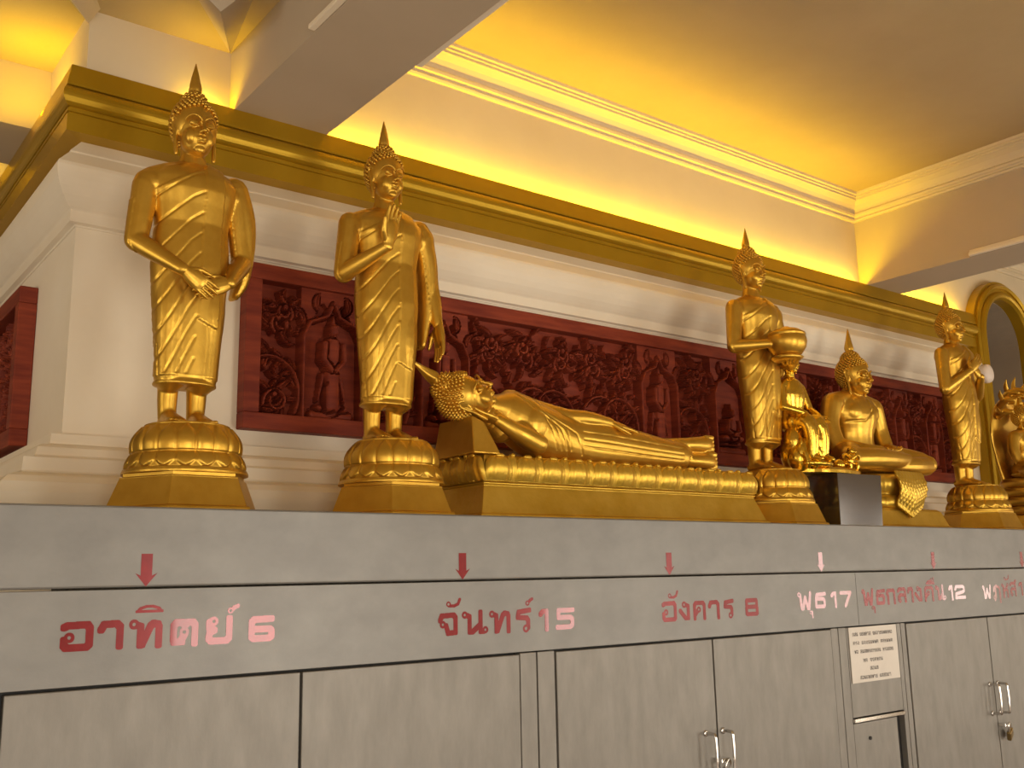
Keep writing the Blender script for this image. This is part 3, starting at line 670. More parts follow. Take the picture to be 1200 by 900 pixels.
def pedestal(parent, s=1.0, worn=True):
    V, F = hexa([(.188, 0), (.186, .012), (.184, .016), (.176, .018), (.150, .082), (.150, .084), (.143, .085), (.143, .094)])
    MB().add(V, F).obj('hexagonal_base', GOLD, parent, bevel=0.0012)
    V, F = lathe([(.0, .094), (.142, .094), (.142, .098), (.139, .105), (.0, .105)], 64, closed=False)
    MB().add(V, F).obj('ring_moulding', GOLD, parent, smooth=False)
    lotus(parent)
    
TZ = [.315, .33, .40, .50, .60, .66, .71, .76, .80, .83, .855, .872]
THX = [.071, .070, .075, .085, .093, .092, .088, .095, .104, .106, .085, .045]
THF = [.052, .049, .052, .058, .062, .058, .054, .060, .066, .062, .046, .032]
THB = [.048, .046, .048, .052, .060, .058, .050, .052, .056, .055, .045, .032]
def fitx(z): return np.interp(z, TZ, THX)
def torso_front(x, z):
    hx = np.interp(z, TZ, THX); hf = np.interp(z, TZ, THF); u = np.clip(np.abs(x)/hx, 0, .999)
    return -hf*(1-u**2.3)**(1/2.3)
def torso_loft(zs=None):
    zz_ = np.linspace(.315, .872, 60); V = []; n = 48
    from_ = []
    for z in zz_:
        hx, hf, hb = np.interp(z, TZ, THX), np.interp(z, TZ, THF), np.interp(z, TZ, THB)
        for j in range(n):
            th = 2*pi*j/n; c, s = cos(th), sin(th); e = 2/2.3
            V.append((hx*abs(c)**e*(1 if c > 0 else -1), (hb if s > 0 else hf)*abs(s)**e*(1 if s > 0 else -1), z))
    F = grid_faces(60, n); F.append(tuple(range(n-1, -1, -1))); F.append(tuple(59*n+j for j in range(n)))
    return V, F
def seg_dist(px, pz, poly):
    best = np.full(px.shape, 9.)
    for a, b in zip(poly[:-1], poly[1:]):
        a = np.array(a); d = np.array(b)-a; t = np.clip(((px-a[0])*d[0]+(pz-a[1])*d[1])/(d@d+1e-12), 0, 1)
        best = np.minimum(best, np.hypot(px-a[0]-t*d[0], pz-a[1]-t*d[1]))
    return best
def carve_robe(V, N, strap=(.008, .056), hem=.43, seed=0):
    """raise the folded shawl strip, cut the neckline and the fold lines of the robe on the front"""
    x, y, z = V.T; Rn = random.Random(seed)
    near = (np.abs(y-torso_front(x, z)) < .016) & (N[:, 1] < .15)
    d = np.zeros(len(V))
    xl = strap[0]+.018*(z-.6); xr = strap[1]+.012*(z-.6)
    inside = (x > xl) & (x < xr) & (z > hem-.02*(x-xl)/(.05)) & (z < .868)
    d += np.where(near & inside, .0045, 0)
    neck = .862+(x-.02)*.62           # diagonal edge: bare right shoulder above
    bare = (z > neck) & (x < xl)
    d += np.where(near & ~bare & (z > .33), .0022, 0)
    for k in range(10):
        z0 = .842-.052*k; dz = .055+.017*k
        p = [(xl.mean()-.004+.018*(z0-.6), z0), (-.018, z0-dz*.22), (-.048, z0-dz*.62), (-.075, z0-dz), (-.098, z0-dz*1.35)]
        g = np.exp(-(seg_dist(x, z, p)/.0023)**2); d -= np.where(near & ~bare & (z > .335), g*.0022, 0)
    return V + N*d[:, None]
def stand_common():
    P = [torso_loft()]
    P.append(lathe([(.01, .300), (.078, .305), (.0815, .312), (.080, .322), (.02, .326)], 40, (0, .0, 0)) if False else ellip((0, 0, .5), (.03, .03, .1)))
    for s in (-1, 1):
        P.append(sweep([(s*.036, -.004, .62), (s*.040, -.012, .50), (s*.040, -.010, .42), (s*.038, -.004, .33)], [(.050, .048), (.044, .046), (.038, .041), (.036, .044)], n=20))
        P.append(sweep([(s*.034, .012, .34), (s*.035, .014, .28), (s*.034, .014, .236)], [(.026, .028), (.023, .025), (.021, .023)], n=16, sub=3))
        P.append(ellip((s*.040, -.027, .800), (.044, .030, .038)))
        P.append(ellip((s*.104, .003, .808), (.040, .036, .036)))
        P += foot((s*.034, .012, .212), s=-s)
    # hem band
    hb = []
    for (hx, hy, z) in ((.060, .036, .311), (.0735, .053, .311), (.0752, .0548, .315), (.073, .053, .320), (.060, .036, .324)):
        for j in range(40):
            th = 2*pi*j/40; c, s_ = cos(th), sin(th); e = 2/2.3
            hb.append((hx*abs(c)**e*(1 if c > 0 else -1), hy*abs(s_)**e*(1 if s_ > 0 else -1), z))
    F = grid_faces(5, 40); F.append(tuple(range(39, -1, -1))); F.append(tuple(4*40+j for j in range(40)))
    P.append((hb, F))
    P.append(sweep([(0, .010, .84), (0, .010, .87), (0, .012, .895)], [(.070, .042), (.042, .034), (.033, .031)], n=24, sub=3))
    P.append(sweep([(-.105, .006, .824), (-.055, .008, .843), (0, .010, .856), (.055, .008, .843), (.105, .006, .824)], [(.026, .032), (.032, .036), (.034, .036), (.032, .036), (.026, .032)], n=18, ref=(0, 1, 0)))
    return P
def arm(sh, el, wr, s=1.0, r=(.032, .029, .0255, .0235, .0155)):
    sh, el, wr = map(lambda v: np.array(v, float), (sh, el, wr)); m1 = (sh+el)/2; m2 = el+(wr-el)*.35
    return [sweep([sh, m1, el], [r[0]*s, r[1]*s, r[2]*s], n=16, sub=4), sweep([el, m2, wr], [r[2]*s, r[3]*s, r[4]*s], n=16, sub=4)]
def finish(t, P_body, P_fine, voxel, fvox, head_at, head_s=1.0, head_rot=None, strap=None, y_off=.035, spiky=False, mat_=GOLD, head_vox=.0018, many=1.0):
    V, F, N = remesh(P_body, voxel, 3)
    if strap: V = carve_robe(V, N, *strap)
    parts = [(V, F)]
    if P_fine:
        Vh, Fh, _ = remesh(P_fine, fvox, 2); parts.append((Vh, Fh))
    Vh, Fh = head_geo(head_vox)
    R_ = np.array(head_rot.to_3x3()) if head_rot is not None else np.eye(3)
    HS = np.array([head_s*.97, head_s, head_s*HZS])
    Vh = (Vh*HS)@R_.T+np.array(head_at); parts.append((Vh, Fh))
    b = fast_mesh('figure', parts, mat_, t, (0, y_off, 0))
    hv, hf = hair_geo(spiky, many); hv = (np.array(hv)*HS)@R_.T+np.array(head_at)
    h = mesh_from('hair_curls', hv, hf, mat_, b); tag(h, kind='stuff')
    fv, ff = flame_geo(); fv = (np.array(fv)*np.array([head_s*.95, head_s*.95, head_s*1.02])+np.array([0, 0, .088*(HZS-1.02)*head_s]))@R_.T+np.array(head_at)
    mesh_from('flame_finial', fv, ff, mat_, b)
    return b
HZ = .966
ZT = zz(ZL)
def sleeve(z_end, w=1.0):
    return [sweep([(.108, .006, .835), (.132, .008, .76), (.140, .016, .68), (.136, .020, .60), (.122, .020, z_end)], [(.034, .036), (.031, .040), (.026*w, .044), (.018*w, .038), (.009, .028)], n=20, ref=(0, 1, 0))]

# Sunday: standing, hands crossed low in front
t = thing('standing_buddha', (.806, .30, ZT), 'golden standing Buddha with lowered crossed hands, first in the row beside the wall corner', 'statue', 'golden statues on the counter')
pedestal(t)
P = stand_common()+sleeve(.56)
P += arm((-.116, .0, .800), (-.134, -.006, .655), (-.050, -.102, .572))
P += arm((.114, .0, .800), (.132, -.004, .645), (.068, -.094, .560))
PF = hand((-.046, -.105, .569), (.80, -.10, -.58), (.3, .95, .1), 1, curl=.12)
PF += hand((.066, -.094, .559), (-.90, -.02, -.36), (-.05, .95, -.1), -1, curl=.12)
finish(t, P, PF, .0028, .0015, (0, .0, HZ), 1.06, strap=((.008, .056), .47, 1))

# Monday: right palm raised
t = thing('standing_buddha', (1.362, .30, ZT), 'golden standing Buddha with one palm raised at the chest, left of the reclining statue', 'statue', 'golden statues on the counter')
pedestal(t)
P = stand_common()+sleeve(.50, 1.15)
P += arm((-.116, .0, .818), (-.140, -.010, .668), (-.066, -.112, .728))
P += arm((.120, .0, .818), (.148, .004, .672), (.158, -.022, .562))
PF = hand((-.062, -.116, .735), (.12, -.10, 1), (.30, -1, .0), -1, L=.112, curl=.08)
PF += hand((.160, -.022, .562), (.02, -.10, -1), (-1, .1, .0), 1, L=.112, curl=.10)
finish(t, P, PF, .0028, .0015, (0, .0, HZ+.006), strap=((.008, .056), .43, 2))

# Wednesday day: holding the alms bowl
t = thing('standing_buddha', (2.975, .30, ZT), 'golden standing Buddha holding a lidded alms bowl before its chest', 'statue', 'golden statues on the counter')
pedestal(t)
P = stand_common()+sleeve(.58, .9)
P += arm((-.116, .0, .822), (-.142, -.010, .668), (-.062, -.112, .668))
P += arm((.120, .0, .822), (.130, .004, .648), (.070, -.100, .600))
PF = hand((-.062, -.115, .668), (.62, -.75, .15), (.75, .5, -.2), 1, L=.10, curl=.22)
PF += hand((.068, -.102, .600), (-.72, -.65, .05), (0, .1, 1), 1, L=.10, curl=.16)
b = finish(t, P, PF, .0034, .0018, (0, .0, HZ+.008), strap=((.008, .056), .43, 3), head_vox=.0022)
bp = [(.0, -.058), (.030, -.058), (.052, -.046), (.068, -.022), (.073, .0), (.070, .016), (.066, .022), (.070, .025), (.068, .032), (.045, .046), (.020, .052), (.012, .058), (.0, .060)]
V, F = lathe(bp, 48, (.002, -.138, .676), closed=False)
MB().add(V, F).obj('alms_bowl', GOLD, t, smooth=True, loc=(0, .035, 0))
V, F = lathe([(.0, -.004), (.048, -.004), (.060, .006), (.050, .012), (.0, .012)], 40, (.002, -.134, .612), closed=False)
MB().add(V, F).obj('bowl_stand', GOLD, t, smooth=True, loc=(0, .035, 0))

# Friday: hands crossed on the chest
t = thing('standing_buddha', (4.43, .30, ZT), 'golden standing Buddha with both hands folded on its chest, near the gilded arch', 'statue', 'golden statues on the counter')
pedestal(t)
P = stand_common()+sleeve(.48, 1.2)
P += arm((-.116, .0, .822), (-.146, -.018, .650), (-.040, -.090, .735))
P += arm((.120, .0, .822), (.146, -.016, .645), (.050, -.090, .715))
PF = hand((-.040, -.092, .735), (.62, -.25, .75), (.3, 1, .1), 1, L=.10, curl=.10)
PF += hand((.050, -.084, .715), (-.70, -.05, .60), (-.2, 1, .1), -1, L=.10, curl=.10)
finish(t, P, PF, .0034, .0018, (0, .0, HZ-.015), strap=((.008, .056), .43, 4), head_vox=.0022)

# ---- reclining statue
RX, RY = 1.603, .22
t = thing('reclining_buddha', (2.158, .3257, ZT), 'golden reclining Buddha lying on its side on a long petal-edged plinth', 'statue', 'golden statues on the counter')
x0, x1, y0, y1 = 1.516-2.06, 2.66-2.06, .10-.22, .34-.22
def frustum(mb, zs):
    V = []
    for z, e in zs: V += [(x0-e, y0-e, z), (x1+e, y0-e, z), (x1+e, y1+e, z), (x0-e, y1+e, z)]
    F = grid_faces(len(zs), 4); F.append((3, 2, 1, 0)); F.append(tuple(4*(len(zs)-1)+k for k in range(4))); mb.add(V, F)
mb = MB(); frustum(mb, [(0, .016), (.018, .012), (.020, .004), (.096, -.022), (.100, -.018), (.104, -.018)])
mb.obj('plinth_block', GOLDW, t, bevel=.002)
mb = MB(); frustum(mb, [(.104, -.022), (.108, -.018), (.122, -.020), (.150, -.022), (.168, -.026), (.176, -.030), (.180, -.034)])
mb.obj('petal_bed', GOLDW, t, bevel=.002)
t.scale = (1.0476,)*3
# petals: one shared mesh, each a part
def petal_mesh(w_, h_, th):
    n, m = 20, 10; V = []
    for i in range(m+1):
        v = i/m; hw = w_/2*(1-max(0, (v-.25)/.75)**2.2)**.5 if v < 1 else 0.0
        for j in range(n+1):
            u = -1+2*j/n
            bul = th*(.35+.65*sin(pi*min(1, v*.8+.12)))*(1-abs(u)**7)-.0045*math.exp(-((abs(u)-.66)/.13)**2)*min(1, 3*(1-v)+.3)+.0006*cos(u*18)
            V.append((u*hw, -bul-(.006*sin(pi*v)), v*h_))
    F = [(i*(n+1)+j, i*(n+1)+j+1, (i+1)*(n+1)+j+1, (i+1)*(n+1)+j) for i in range(m) for j in range(n)]
    # tip curl bead
    V2, F2 = ellip((0, -th*.9, h_*.93), (w_*.16, .006, .006), 10, 6); k = len(V); V += [tuple(v) for v in V2]; F += [tuple(a+k for a in f) for f in F2]
    me = bpy.data.meshes.new('petal'); me.from_pydata([tuple(v) for v in V], [], F); me.update(); me.shade_smooth(); me.materials.append(GOLDW); return me
pm1 = petal_mesh(.096, .071, .017); pm2 = petal_mesh(.046, .074, .012)
def put_petal(me, x, y, rot):
    o = bpy.data.objects.new('petal', me); COL.objects.link(o); o.parent = t; o.location = (x, y, .108); o.rotation_euler = (0, 0, rot)
e = -.016
nx = 12; dxp = (x1-x0+2*e)/nx
for k in range(nx): put_petal(pm1, x0-e+dxp*(k+.5), y0-e+.001, 0)
for k in range(nx-1): put_petal(pm2, x0-e+dxp*(k+1), y0-e+.003, 0)
ny = 3; dyp = (y1-y0+2*e)/ny
for k in range(ny): put_petal(pm1, x0-e+.001, y0-e+dyp*(k+.5), -pi/2)
for k in range(ny-1): put_petal(pm2, x0-e+.003, y0-e+dyp*(k+1), -pi/2)
for k in range(ny): put_petal(pm1, x1+e-.001, y0-e+dyp*(k+.5), pi/2)
# pillow wedge
def L_(x, z, y=.22): return (x-2.06, y-.22, z-.148)
V = [L_(1.40, .330, .13), L_(1.66, .330, .13), L_(1.66, .330, .32), L_(1.40, .330, .32), L_(1.50, .430, .15), L_(1.585, .445, .15), L_(1.585, .445, .30), L_(1.50, .430, .30)]
V = [L_(1.480+.03, .328, .125), L_(1.600, .328, .125), L_(1.600, .328, .325), L_(1.480+.03, .328, .325), L_(1.502+.02, .432, .150), L_(1.562, .418, .15), L_(1.562, .418, .31), L_(1.502+.02, .432, .31)]
MB().add(V, [(3, 2, 1, 0), (4, 5, 6, 7), (0, 1, 5, 4), (1, 2, 6, 5), (2, 3, 7, 6), (3, 0, 4, 7)]).obj('pillow', GOLD, t, bevel=.004)
P = []
P.append(sweep([L_(1.70, .455), L_(1.80, .415), L_(1.92, .395), L_(2.03, .388), L_(2.16, .384), L_(2.30, .378), L_(2.385, .374), L_(2.395, .374)],
    [(.070, .060), (.084, .070), (.074, .064), (.078, .066), (.070, .060), (.056, .052), (.050, .048), (.048, .046)], n=32, ref=(0, -1, 0)))
P.append(sweep([L_(1.585, .475, .2), L_(1.64, .470, .21), L_(1.70, .462), L_(1.75, .44)], [(.034, .034), (.040, .040), (.066, .055), (.078, .06)], n=24))
P.append(ellip(L_(1.76, .43, .175), (.05, .03, .05)))
P += [sweep([L_(1.715, .500, .235), L_(1.80, .480, .225), L_(1.90, .462, .205)], [.036, .032, .029], n=16), sweep([L_(1.90, .462, .205), L_(1.97, .464, .19), L_(2.065, .457, .19)], [.028, .024, .017], n=16)]
P += [sweep([L_(1.700, .430, .20), L_(1.72, .385, .165), L_(1.735, .366, .135)], [.034, .032, .029], n=16), sweep([L_(1.735, .366, .132), L_(1.67, .392, .135), L_(1.610, .425, .150)], [.029, .026, .018], n=16)]
for k, (zc, yc) in enumerate(((.364, .215), (.416, .225))):   # feet, one above the other, toes in a row at the end
    P.append(sweep([L_(2.33, zc-.006*k, yc), L_(2.40, zc, yc), L_(2.46, zc+.003*k, yc-.004), L_(2.515, zc+.006*k, yc-.008)], [(.024, .026), (.0235, .030), (.027, .034), (.031, .030)], n=18, ref=(0, -1, 0)))
    for q in range(5):
        P.append(sweep([L_(2.508, zc+.006*k-.026+.0128*q, yc-.022), L_(2.538, zc+.006*k-.026+.0128*q, yc-.026)], [.0072]*2, n=8, sub=1))
# thin robe edge along the legs
PF = hand(L_(2.062, .456, .188), (1, -.05, -.16), (.0, .3, -1), -1, L=.105, curl=.05)
PF += hand(L_(1.612, .424, .152), (-.9, .15, .22), (0, .2, 1), 1, L=.10, curl=.1)
def carve_recline(V, N):
    x, y, z = V.T; d = np.zeros(len(V)); near = (N[:, 1] < -.05) & (x > 1.70-2.06) & (x < 2.37-2.06)
    def ln(p, w_=.003, a=.0035):
        nonlocal d
        q = [(u-2.06, v-.148) for u, v in p]; d = d-np.where(near, a*np.exp(-(seg_dist(x, z, q)/w_)**2), 0)
    ln([(1.70, .520), (1.76, .468), (1.84, .42), (1.88, .345)]); ln([(1.72, .505), (1.80, .455), (1.90, .41), (1.93, .35)], .0025, .003)
    for k in range(3): ln([(1.93, .418-.022*k), (2.06, .412-.022*k), (2.20, .404-.021*k), (2.38, .396-.019*k)], .0022, .0022)
    for k in range(4): ln([(1.76+.02*k, .47-.01*k), (1.80+.02*k, .42), (1.83+.018*k, .36)], .0022, .0022)
    return V+N*d[:, None]
Vb, Fb, Nb = remesh(P, .0030, 3); Vb = carve_recline(Vb, Nb)
Vf, Ff, _ = remesh(PF, .0017, 2)
# head axis (crown) up-left, face toward the viewer and slightly up
zc_ = Vector((-.80, .10, .52)).normalized(); yb = -Vector((.42, -.78, .45)).normalized(); yb = (yb-zc_*yb.dot(zc_)).normalized(); xb = yb.cross(zc_)
HR = Matrix((xb, yb, zc_)).transposed()
hs = 1.12; HP = np.array(L_(1.543, .488, .190))
Vh, Fh = head_geo(.0018); R_ = np.array(HR); Vh = (Vh*hs)@R_.T+HP
b = fast_mesh('figure', [(Vb, Fb), (Vf, Ff), (Vh, Fh)], GOLD, t)
hv, hf = hair_geo(True, 1.0); tag(mesh_from('hair_curls', (np.array(hv)*hs)@R_.T+HP, hf, GOLD, b), kind='stuff')
fv, ff = flame_geo(); mesh_from('flame_finial', (np.array(fv)*hs)@R_.T+HP, ff, GOLD, b)

# ---- seated figures
def seated_parts(w=1.0, lap=True):
    """seated cross-legged, z from seat 0; torso height to shoulder .30"""
    P = [sweep([(0, .02, .02), (0, .015, .09), (0, .01, .15), (0, .005, .215), (0, .008, .262), (0, .012, .285)],
               [(.098, .070), (.086, .060), (.080, .056), (.108, .066), (.100, .052), (.045, .036)], n=32, ref=(0, -1, 0))]
    P.append(sweep([(-.115, .008, .262), (0, .012, .276), (.115, .008, .262)], [(.030, .034), (.034, .038), (.030, .034)], n=18, ref=(0, 1, 0)))
    for s in (-1, 1):
        P.append(ellip((s*.044, -.030, .222), (.046, .026, .036)))
        P.append(ellip((s*.120, .006, .252), (.040, .038, .038)))
        P += [sweep([(s*.126, .006, .250), (s*.152, .004, .170), (s*.150, -.02, .095)], [.038, .033, .029], n=16), sweep([(s*.150, -.02, .095), (s*.110, -.085, .075), (s*.045, -.118, .072)], [.029, .025, .018], n=16)]
        P.append(sweep([(s*.06, .02, .045), (s*.14, -.05, .05), (s*.215, -.105, .040), (s*.232, -.125, .036)], [.056, .056, .045, .036], n=18))
    P.append(sweep([(-.225, -.125, .034), (-.12, -.150, .038), (0, -.150, .040), (.09, -.135, .045)], [.036, .036, .030, .022], n=16))
    P.append(sweep([(.225, -.125, .030), (.12, -.140, .024), (0, -.135, .02), (-.12, -.125, .02)], [.034, .034, .028, .022], n=16))
    P.append(ellip((0, -.04, .02), (.20, .12, .03)))
    P.append(sweep([(0, .010, .27), (0, .012, .30)], [.036, .033], n=20, sub=1))
    return P
t = thing('seated_buddha', (3.762, .40, ZT), 'golden seated Buddha meditating cross-legged, behind the shiny steel box', 'statue', 'golden statues on the counter')
t.scale = (1.045,)*3; sc = 1.14
V, F = hexa([(.30, 0), (.298, .018), (.285, .022), (.255, .078), (.245, .084), (.235, .088)], rot=pi/4, n=4)
V = [(v[0]*1.24+.045, v[1]*.74, v[2]) for v in V]
MB().add(V, F).obj('plinth_block', GOLDW, t, bevel=.002)
nt2 = 240; rws = []
for (r, z, a) in [(.0, .086, 0), (.22, .088, 0), (.235, .100, .010), (.238, .118, .014), (.222, .136, .008), (.205, .142, 0), (.212, .150, .006), (.232, .168, .014), (.236, .190, .014), (.224, .212, .010), (.205, .222, 0), (.19, .226, 0), (.0, .226, 0)]:
    for j in range(nt2):
        th = 2*pi*j/nt2; rr = r+a*(abs(cos(th*11))*1.2-.5); rws.append((rr*cos(th)*.92+.02, rr*sin(th)*.62, z))
fast_mesh('lotus_seat', [(np.array(rws), np.array(grid_faces(13, nt2)))], GOLDW, t)
P = [([tuple(np.array(v)*sc+np.array([0, .02, .235])) for v in V], F) for V, F in seated_parts()]
wr = lambda s: np.array((s*.045, -.118, .072))*sc+np.array([0, .02, .235])
PF = hand(wr(-1), (.9, -.25, -.02), (0, .0, 1), -1, L=.11, curl=.25)+hand(wr(1)+np.array([0, 0, -.012]), (-.9, -.2, -.02), (0, 0, 1), 1, L=.11, curl=.25)
Vb, Fb, Nb = remesh(P, .0036, 4)
x_, y_, z_ = Vb.T; z_ = (z_-.235)/sc; xs_ = x_/sc
dd_ = np.zeros(len(Vb)); nf_ = (Nb[:, 1] < -.05) & (z_ > .08)
line = seg_dist(xs_, z_, [(-.085, .185), (-.02, .19), (.03, .235), (.05, .285)]); dd_ -= np.where(nf_, .0035*np.exp(-(line/.004)**2), 0)
dd_ += np.where(nf_ & (xs_ > .02) & (xs_ < .065) & (z_ < .27) & (z_ > .09), .004, 0)
for k in range(6): dd_ -= np.where((Nb[:, 2] > .1) & (z_ < .09), .0025*np.exp(-(seg_dist(x_/sc, y_/sc, [(-.2+.02*k, -.09+.018*k), (-.05, -.07+.01*k), (.0, -.02)])/.003)**2), 0)
Vb = Vb+Nb*dd_[:, None]
Vf, Ff, _ = remesh(PF, .002, 2)
hp_ = np.array((0, .0, .632)); Vh, Fh = head_geo(.0022); hs = np.array([1.12, 1.16, 1.27])
b = fast_mesh('figure', [(Vb, Fb), (Vf, Ff), (Vh*hs+hp_, Fh)], GOLD, t, (0, .03, 0))
hv, hf = hair_geo(False, 1.25); tag(mesh_from('hair_curls', np.array(hv)*hs+hp_, hf, GOLD, b), kind='stuff')
fv, ff = flame_geo(); mesh_from('flame_finial', np.array(fv)*hs+hp_, ff, GOLD, b)
# draped cloth with diamond pattern hanging in front of the seat
V = []; nn_, mm_ = 48, 44
for i in range(mm_+1):
    v = i/mm_
    for j in range(nn_+1):
        u = -1+2*j/nn_; wx = .095*(1-.05*v); zb = .095-(.045*(1-abs(u)))*1.0; z = .232-(.232-zb)*v
        y = -.150-.022*sin(pi*min(1, v*1.1))-.004*(1-u*u)+.0035*abs(sin((u*5+v*5)*pi))*abs(sin((u*5-v*5)*pi))*-1
        V.append((u*wx, y, z))
F = [(i*(nn_+1)+j, i*(nn_+1)+j+1, (i+1)*(nn_+1)+j+1, (i+1)*(nn_+1)+j) for i in range(mm_) for j in range(nn_)]
o = mesh_from('draped_cloth', V, F, GOLDW, t, loc=(.02, 0, 0)); so = o.modifiers.new('s', 'SOLIDIFY'); so.thickness = .008; so.offset = 1

# ---- steel box and the small statue on it
bx = thing('steel_box', (3.335, .262, ZT), 'plain polished steel box on the counter beneath the small seated statue', 'box')
mb = MB(); V = [(-.133, -.078, 0), (.125, -.078, 0), (.125, .072, 0), (-.133, .072, 0), (-.127, -.078, .193), (.141, -.078, .196), (.141, .072, .196), (-.127, .072, .193)]
mb.add(V, [(3, 2, 1, 0), (0, 1, 5, 4), (1, 2, 6, 5), (2, 3, 7, 6), (3, 0, 4, 7)]); mb.add(V[4:], [(0, 1, 2, 3)])
mb.obj('box_body', STEELB, bx, bevel=.0015); bx.scale = (1.0534,)*3

t = thing('palelai_buddha', (3.135, .268, ZT+.2065), 'small shiny golden Buddha seated with legs down beside an elephant and monkey', 'statue', 'golden statues on the counter')
t.scale = (1.08,)*3
V, F = hexa([(.165, .0), (.165, .012), (.150, .020), (.0, .022)], n=28); V = [(v[0]*1.07+.120, v[1]*.44, v[2]) for v in V]
MB().add(V, F).obj('oval_plate', GOLDS, t, smooth=False, bevel=.001)
ZP = .020
P = [sweep([(-.03, .02, .175), (-.03, .02, .22), (-.03, .016, .275), (-.03, .018, .315), (-.03, .02, .33)], [(.052, .042), (.046, .036), (.056, .040), (.046, .032), (.022, .02)], n=24, ref=(0, -1, 0))]
P += [sweep([(-.052, .0, .175), (-.050, -.055, .170), (-.048, -.068, .12), (-.046, -.062, .055)], [(.032, .03), (.030, .028), (.024, .024), (.020, .02)], n=14), sweep([(-.008, .0, .175), (.004, -.055, .168), (.014, -.066, .12), (.016, -.060, .055)], [(.032, .03), (.030, .028), (.024, .024), (.020, .02)], n=14)]
P += [sweep([(-.03, -.045, .168), (-.02, -.062, .12), (-.018, -.056, .075)], [(.036, .02), (.034, .02), (.036, .022)], n=14, ref=(0, -1, 0))]
P += arm((-.088, .018, .300), (-.100, .0, .225), (-.055, -.055, .200), .55); P += arm((.028, .018, .300), (.044, .0, .225), (.022, -.055, .195), .55)
P += [sweep([(-.085, .018, .302), (-.03, .02, .318), (.027, .018, .302)], [.018, .024, .018], n=12)]
for s in (-1, 1):
    c = (-.046 if s < 0 else .016); P += [sweep([(c, -.058, .055), (c, -.072, .046), (c, -.098, .040)], [.014, .014, .009], n=10, sub=2)]
PF = hand((-.055, -.055, .200), (.25, -.6, -.7), (0, .2, -1), -1, L=.05, curl=.1)+hand((.022, -.055, .195), (-.1, -.7, -.6), (0, .2, 1), -1, L=.05, curl=.1)
Vb, Fb, Nb = remesh(P, .0026, 3); Vf, Ff, _ = remesh(PF, .0014, 1)
hs = .56; hp_ = np.array((-.03, .012, .385)); Vh, Fh = head_geo(.0022)
b = fast_mesh('figure', [(Vb, Fb), (Vf, Ff), (Vh*hs+hp_, Fh)], GOLDS, t)
hv, hf = hair_geo(False, .8); tag(mesh_from('hair_curls', np.array(hv)*hs+hp_, hf, GOLDS, b), kind='stuff')
fv, ff = flame_geo(); mesh_from('flame_finial', np.array(fv)*hs+hp_, ff, GOLDS, b)
# rock seat, foot lotus
P = [ellip((-.020, .025, .07), (.065, .045, .075)), ellip((-.045, .005, .11), (.042, .04, .06)), ellip((-.01, .025, .12), (.055, .040, .055)), ellip((-.05, -.01, .05), (.040, .040, .05))]
Vr, Fr, Nr = remesh([(V, F) for V, F in P], .004, 3); fast_mesh('rock_seat', [(Vr, Fr)], GOLDS, t)
V = []; 
for (r, z, a_) in [(.0, .018, 0), (.05, .020, .004), (.056, .028, .006), (.046, .036, .002), (.0, .038, 0)]:
    for j in range(96): th = 2*pi*j/96; rr = r+a_*abs(cos(th*8)); V.append((-.012+rr*cos(th)*1.15, -.062+rr*sin(th)*.62*.8, z))
fast_mesh('foot_lotus', [(np.array(V), np.array(grid_faces(5, 96)))], GOLDS, t)
# kneeling elephant (front left), trunk forward
P = [ellip((-.042, -.030, .070), (.040, .034, .048)), ellip((-.037, -.052, .100), (.026, .024, .028)), sweep([(-.035, -.066, .095), (-.032, -.078, .070), (-.025, -.080, .045), (-.015, -.078, .034)], [.012, .010, .008, .006], n=10)]
for s in (-1, 1): P += [ellip((-.037+s*.028, -.040, .098), (.012, .006, .022)), sweep([(-.042+s*.022, -.050, .060), (-.042+s*.022, -.058, .03), (-.042+s*.022, -.052, .020)], [.013, .011, .011], n=10), sweep([(-.035+s*.010, -.072, .085), (-.031+s*.013, -.084, .078)], [.003, .002], n=6, sub=1)]
Vr, Fr, _ = remesh(P, .0022, 2); fast_mesh('elephant', [(Vr, Fr)], GOLDS, t)
# crouching monkey with honeycomb (right)
P = [ellip((.110, -.020, .050), (.020, .026, .026)), ellip((.112, -.040, .078), (.013, .014, .014)), ellip((.113, -.051, .074), (.007, .008, .006)), ellip((.070, -.02, .035), (.022, .02, .018)), ellip((.100, .0, .034), (.02, .02, .018)),
     sweep([(.122, -.034, .062), (.126, -.052, .052), (.118, -.060, .062)], [.006, .005, .005], n=8), sweep([(.098, -.034, .062), (.094, -.052, .052), (.104, -.060, .062)], [.006, .005, .005], n=8),
     sweep([(.124, -.02, .035), (.130, -.045, .040), (.128, -.046, .024)], [.008, .007, .006], n=8), sweep([(.096, -.02, .035), (.090, -.045, .040), (.092, -.046, .024)], [.008, .007, .006], n=8),
     sweep([(.110, .004, .040), (.118, .024, .030), (.135, .02, .026)], [.004, .0035, .003], n=6)]
Vr, Fr, _ = remesh(P, .002, 1); fast_mesh('monkey', [(Vr*1.15+np.array([.085, .005, -.004]), Fr)], GOLDS, t)

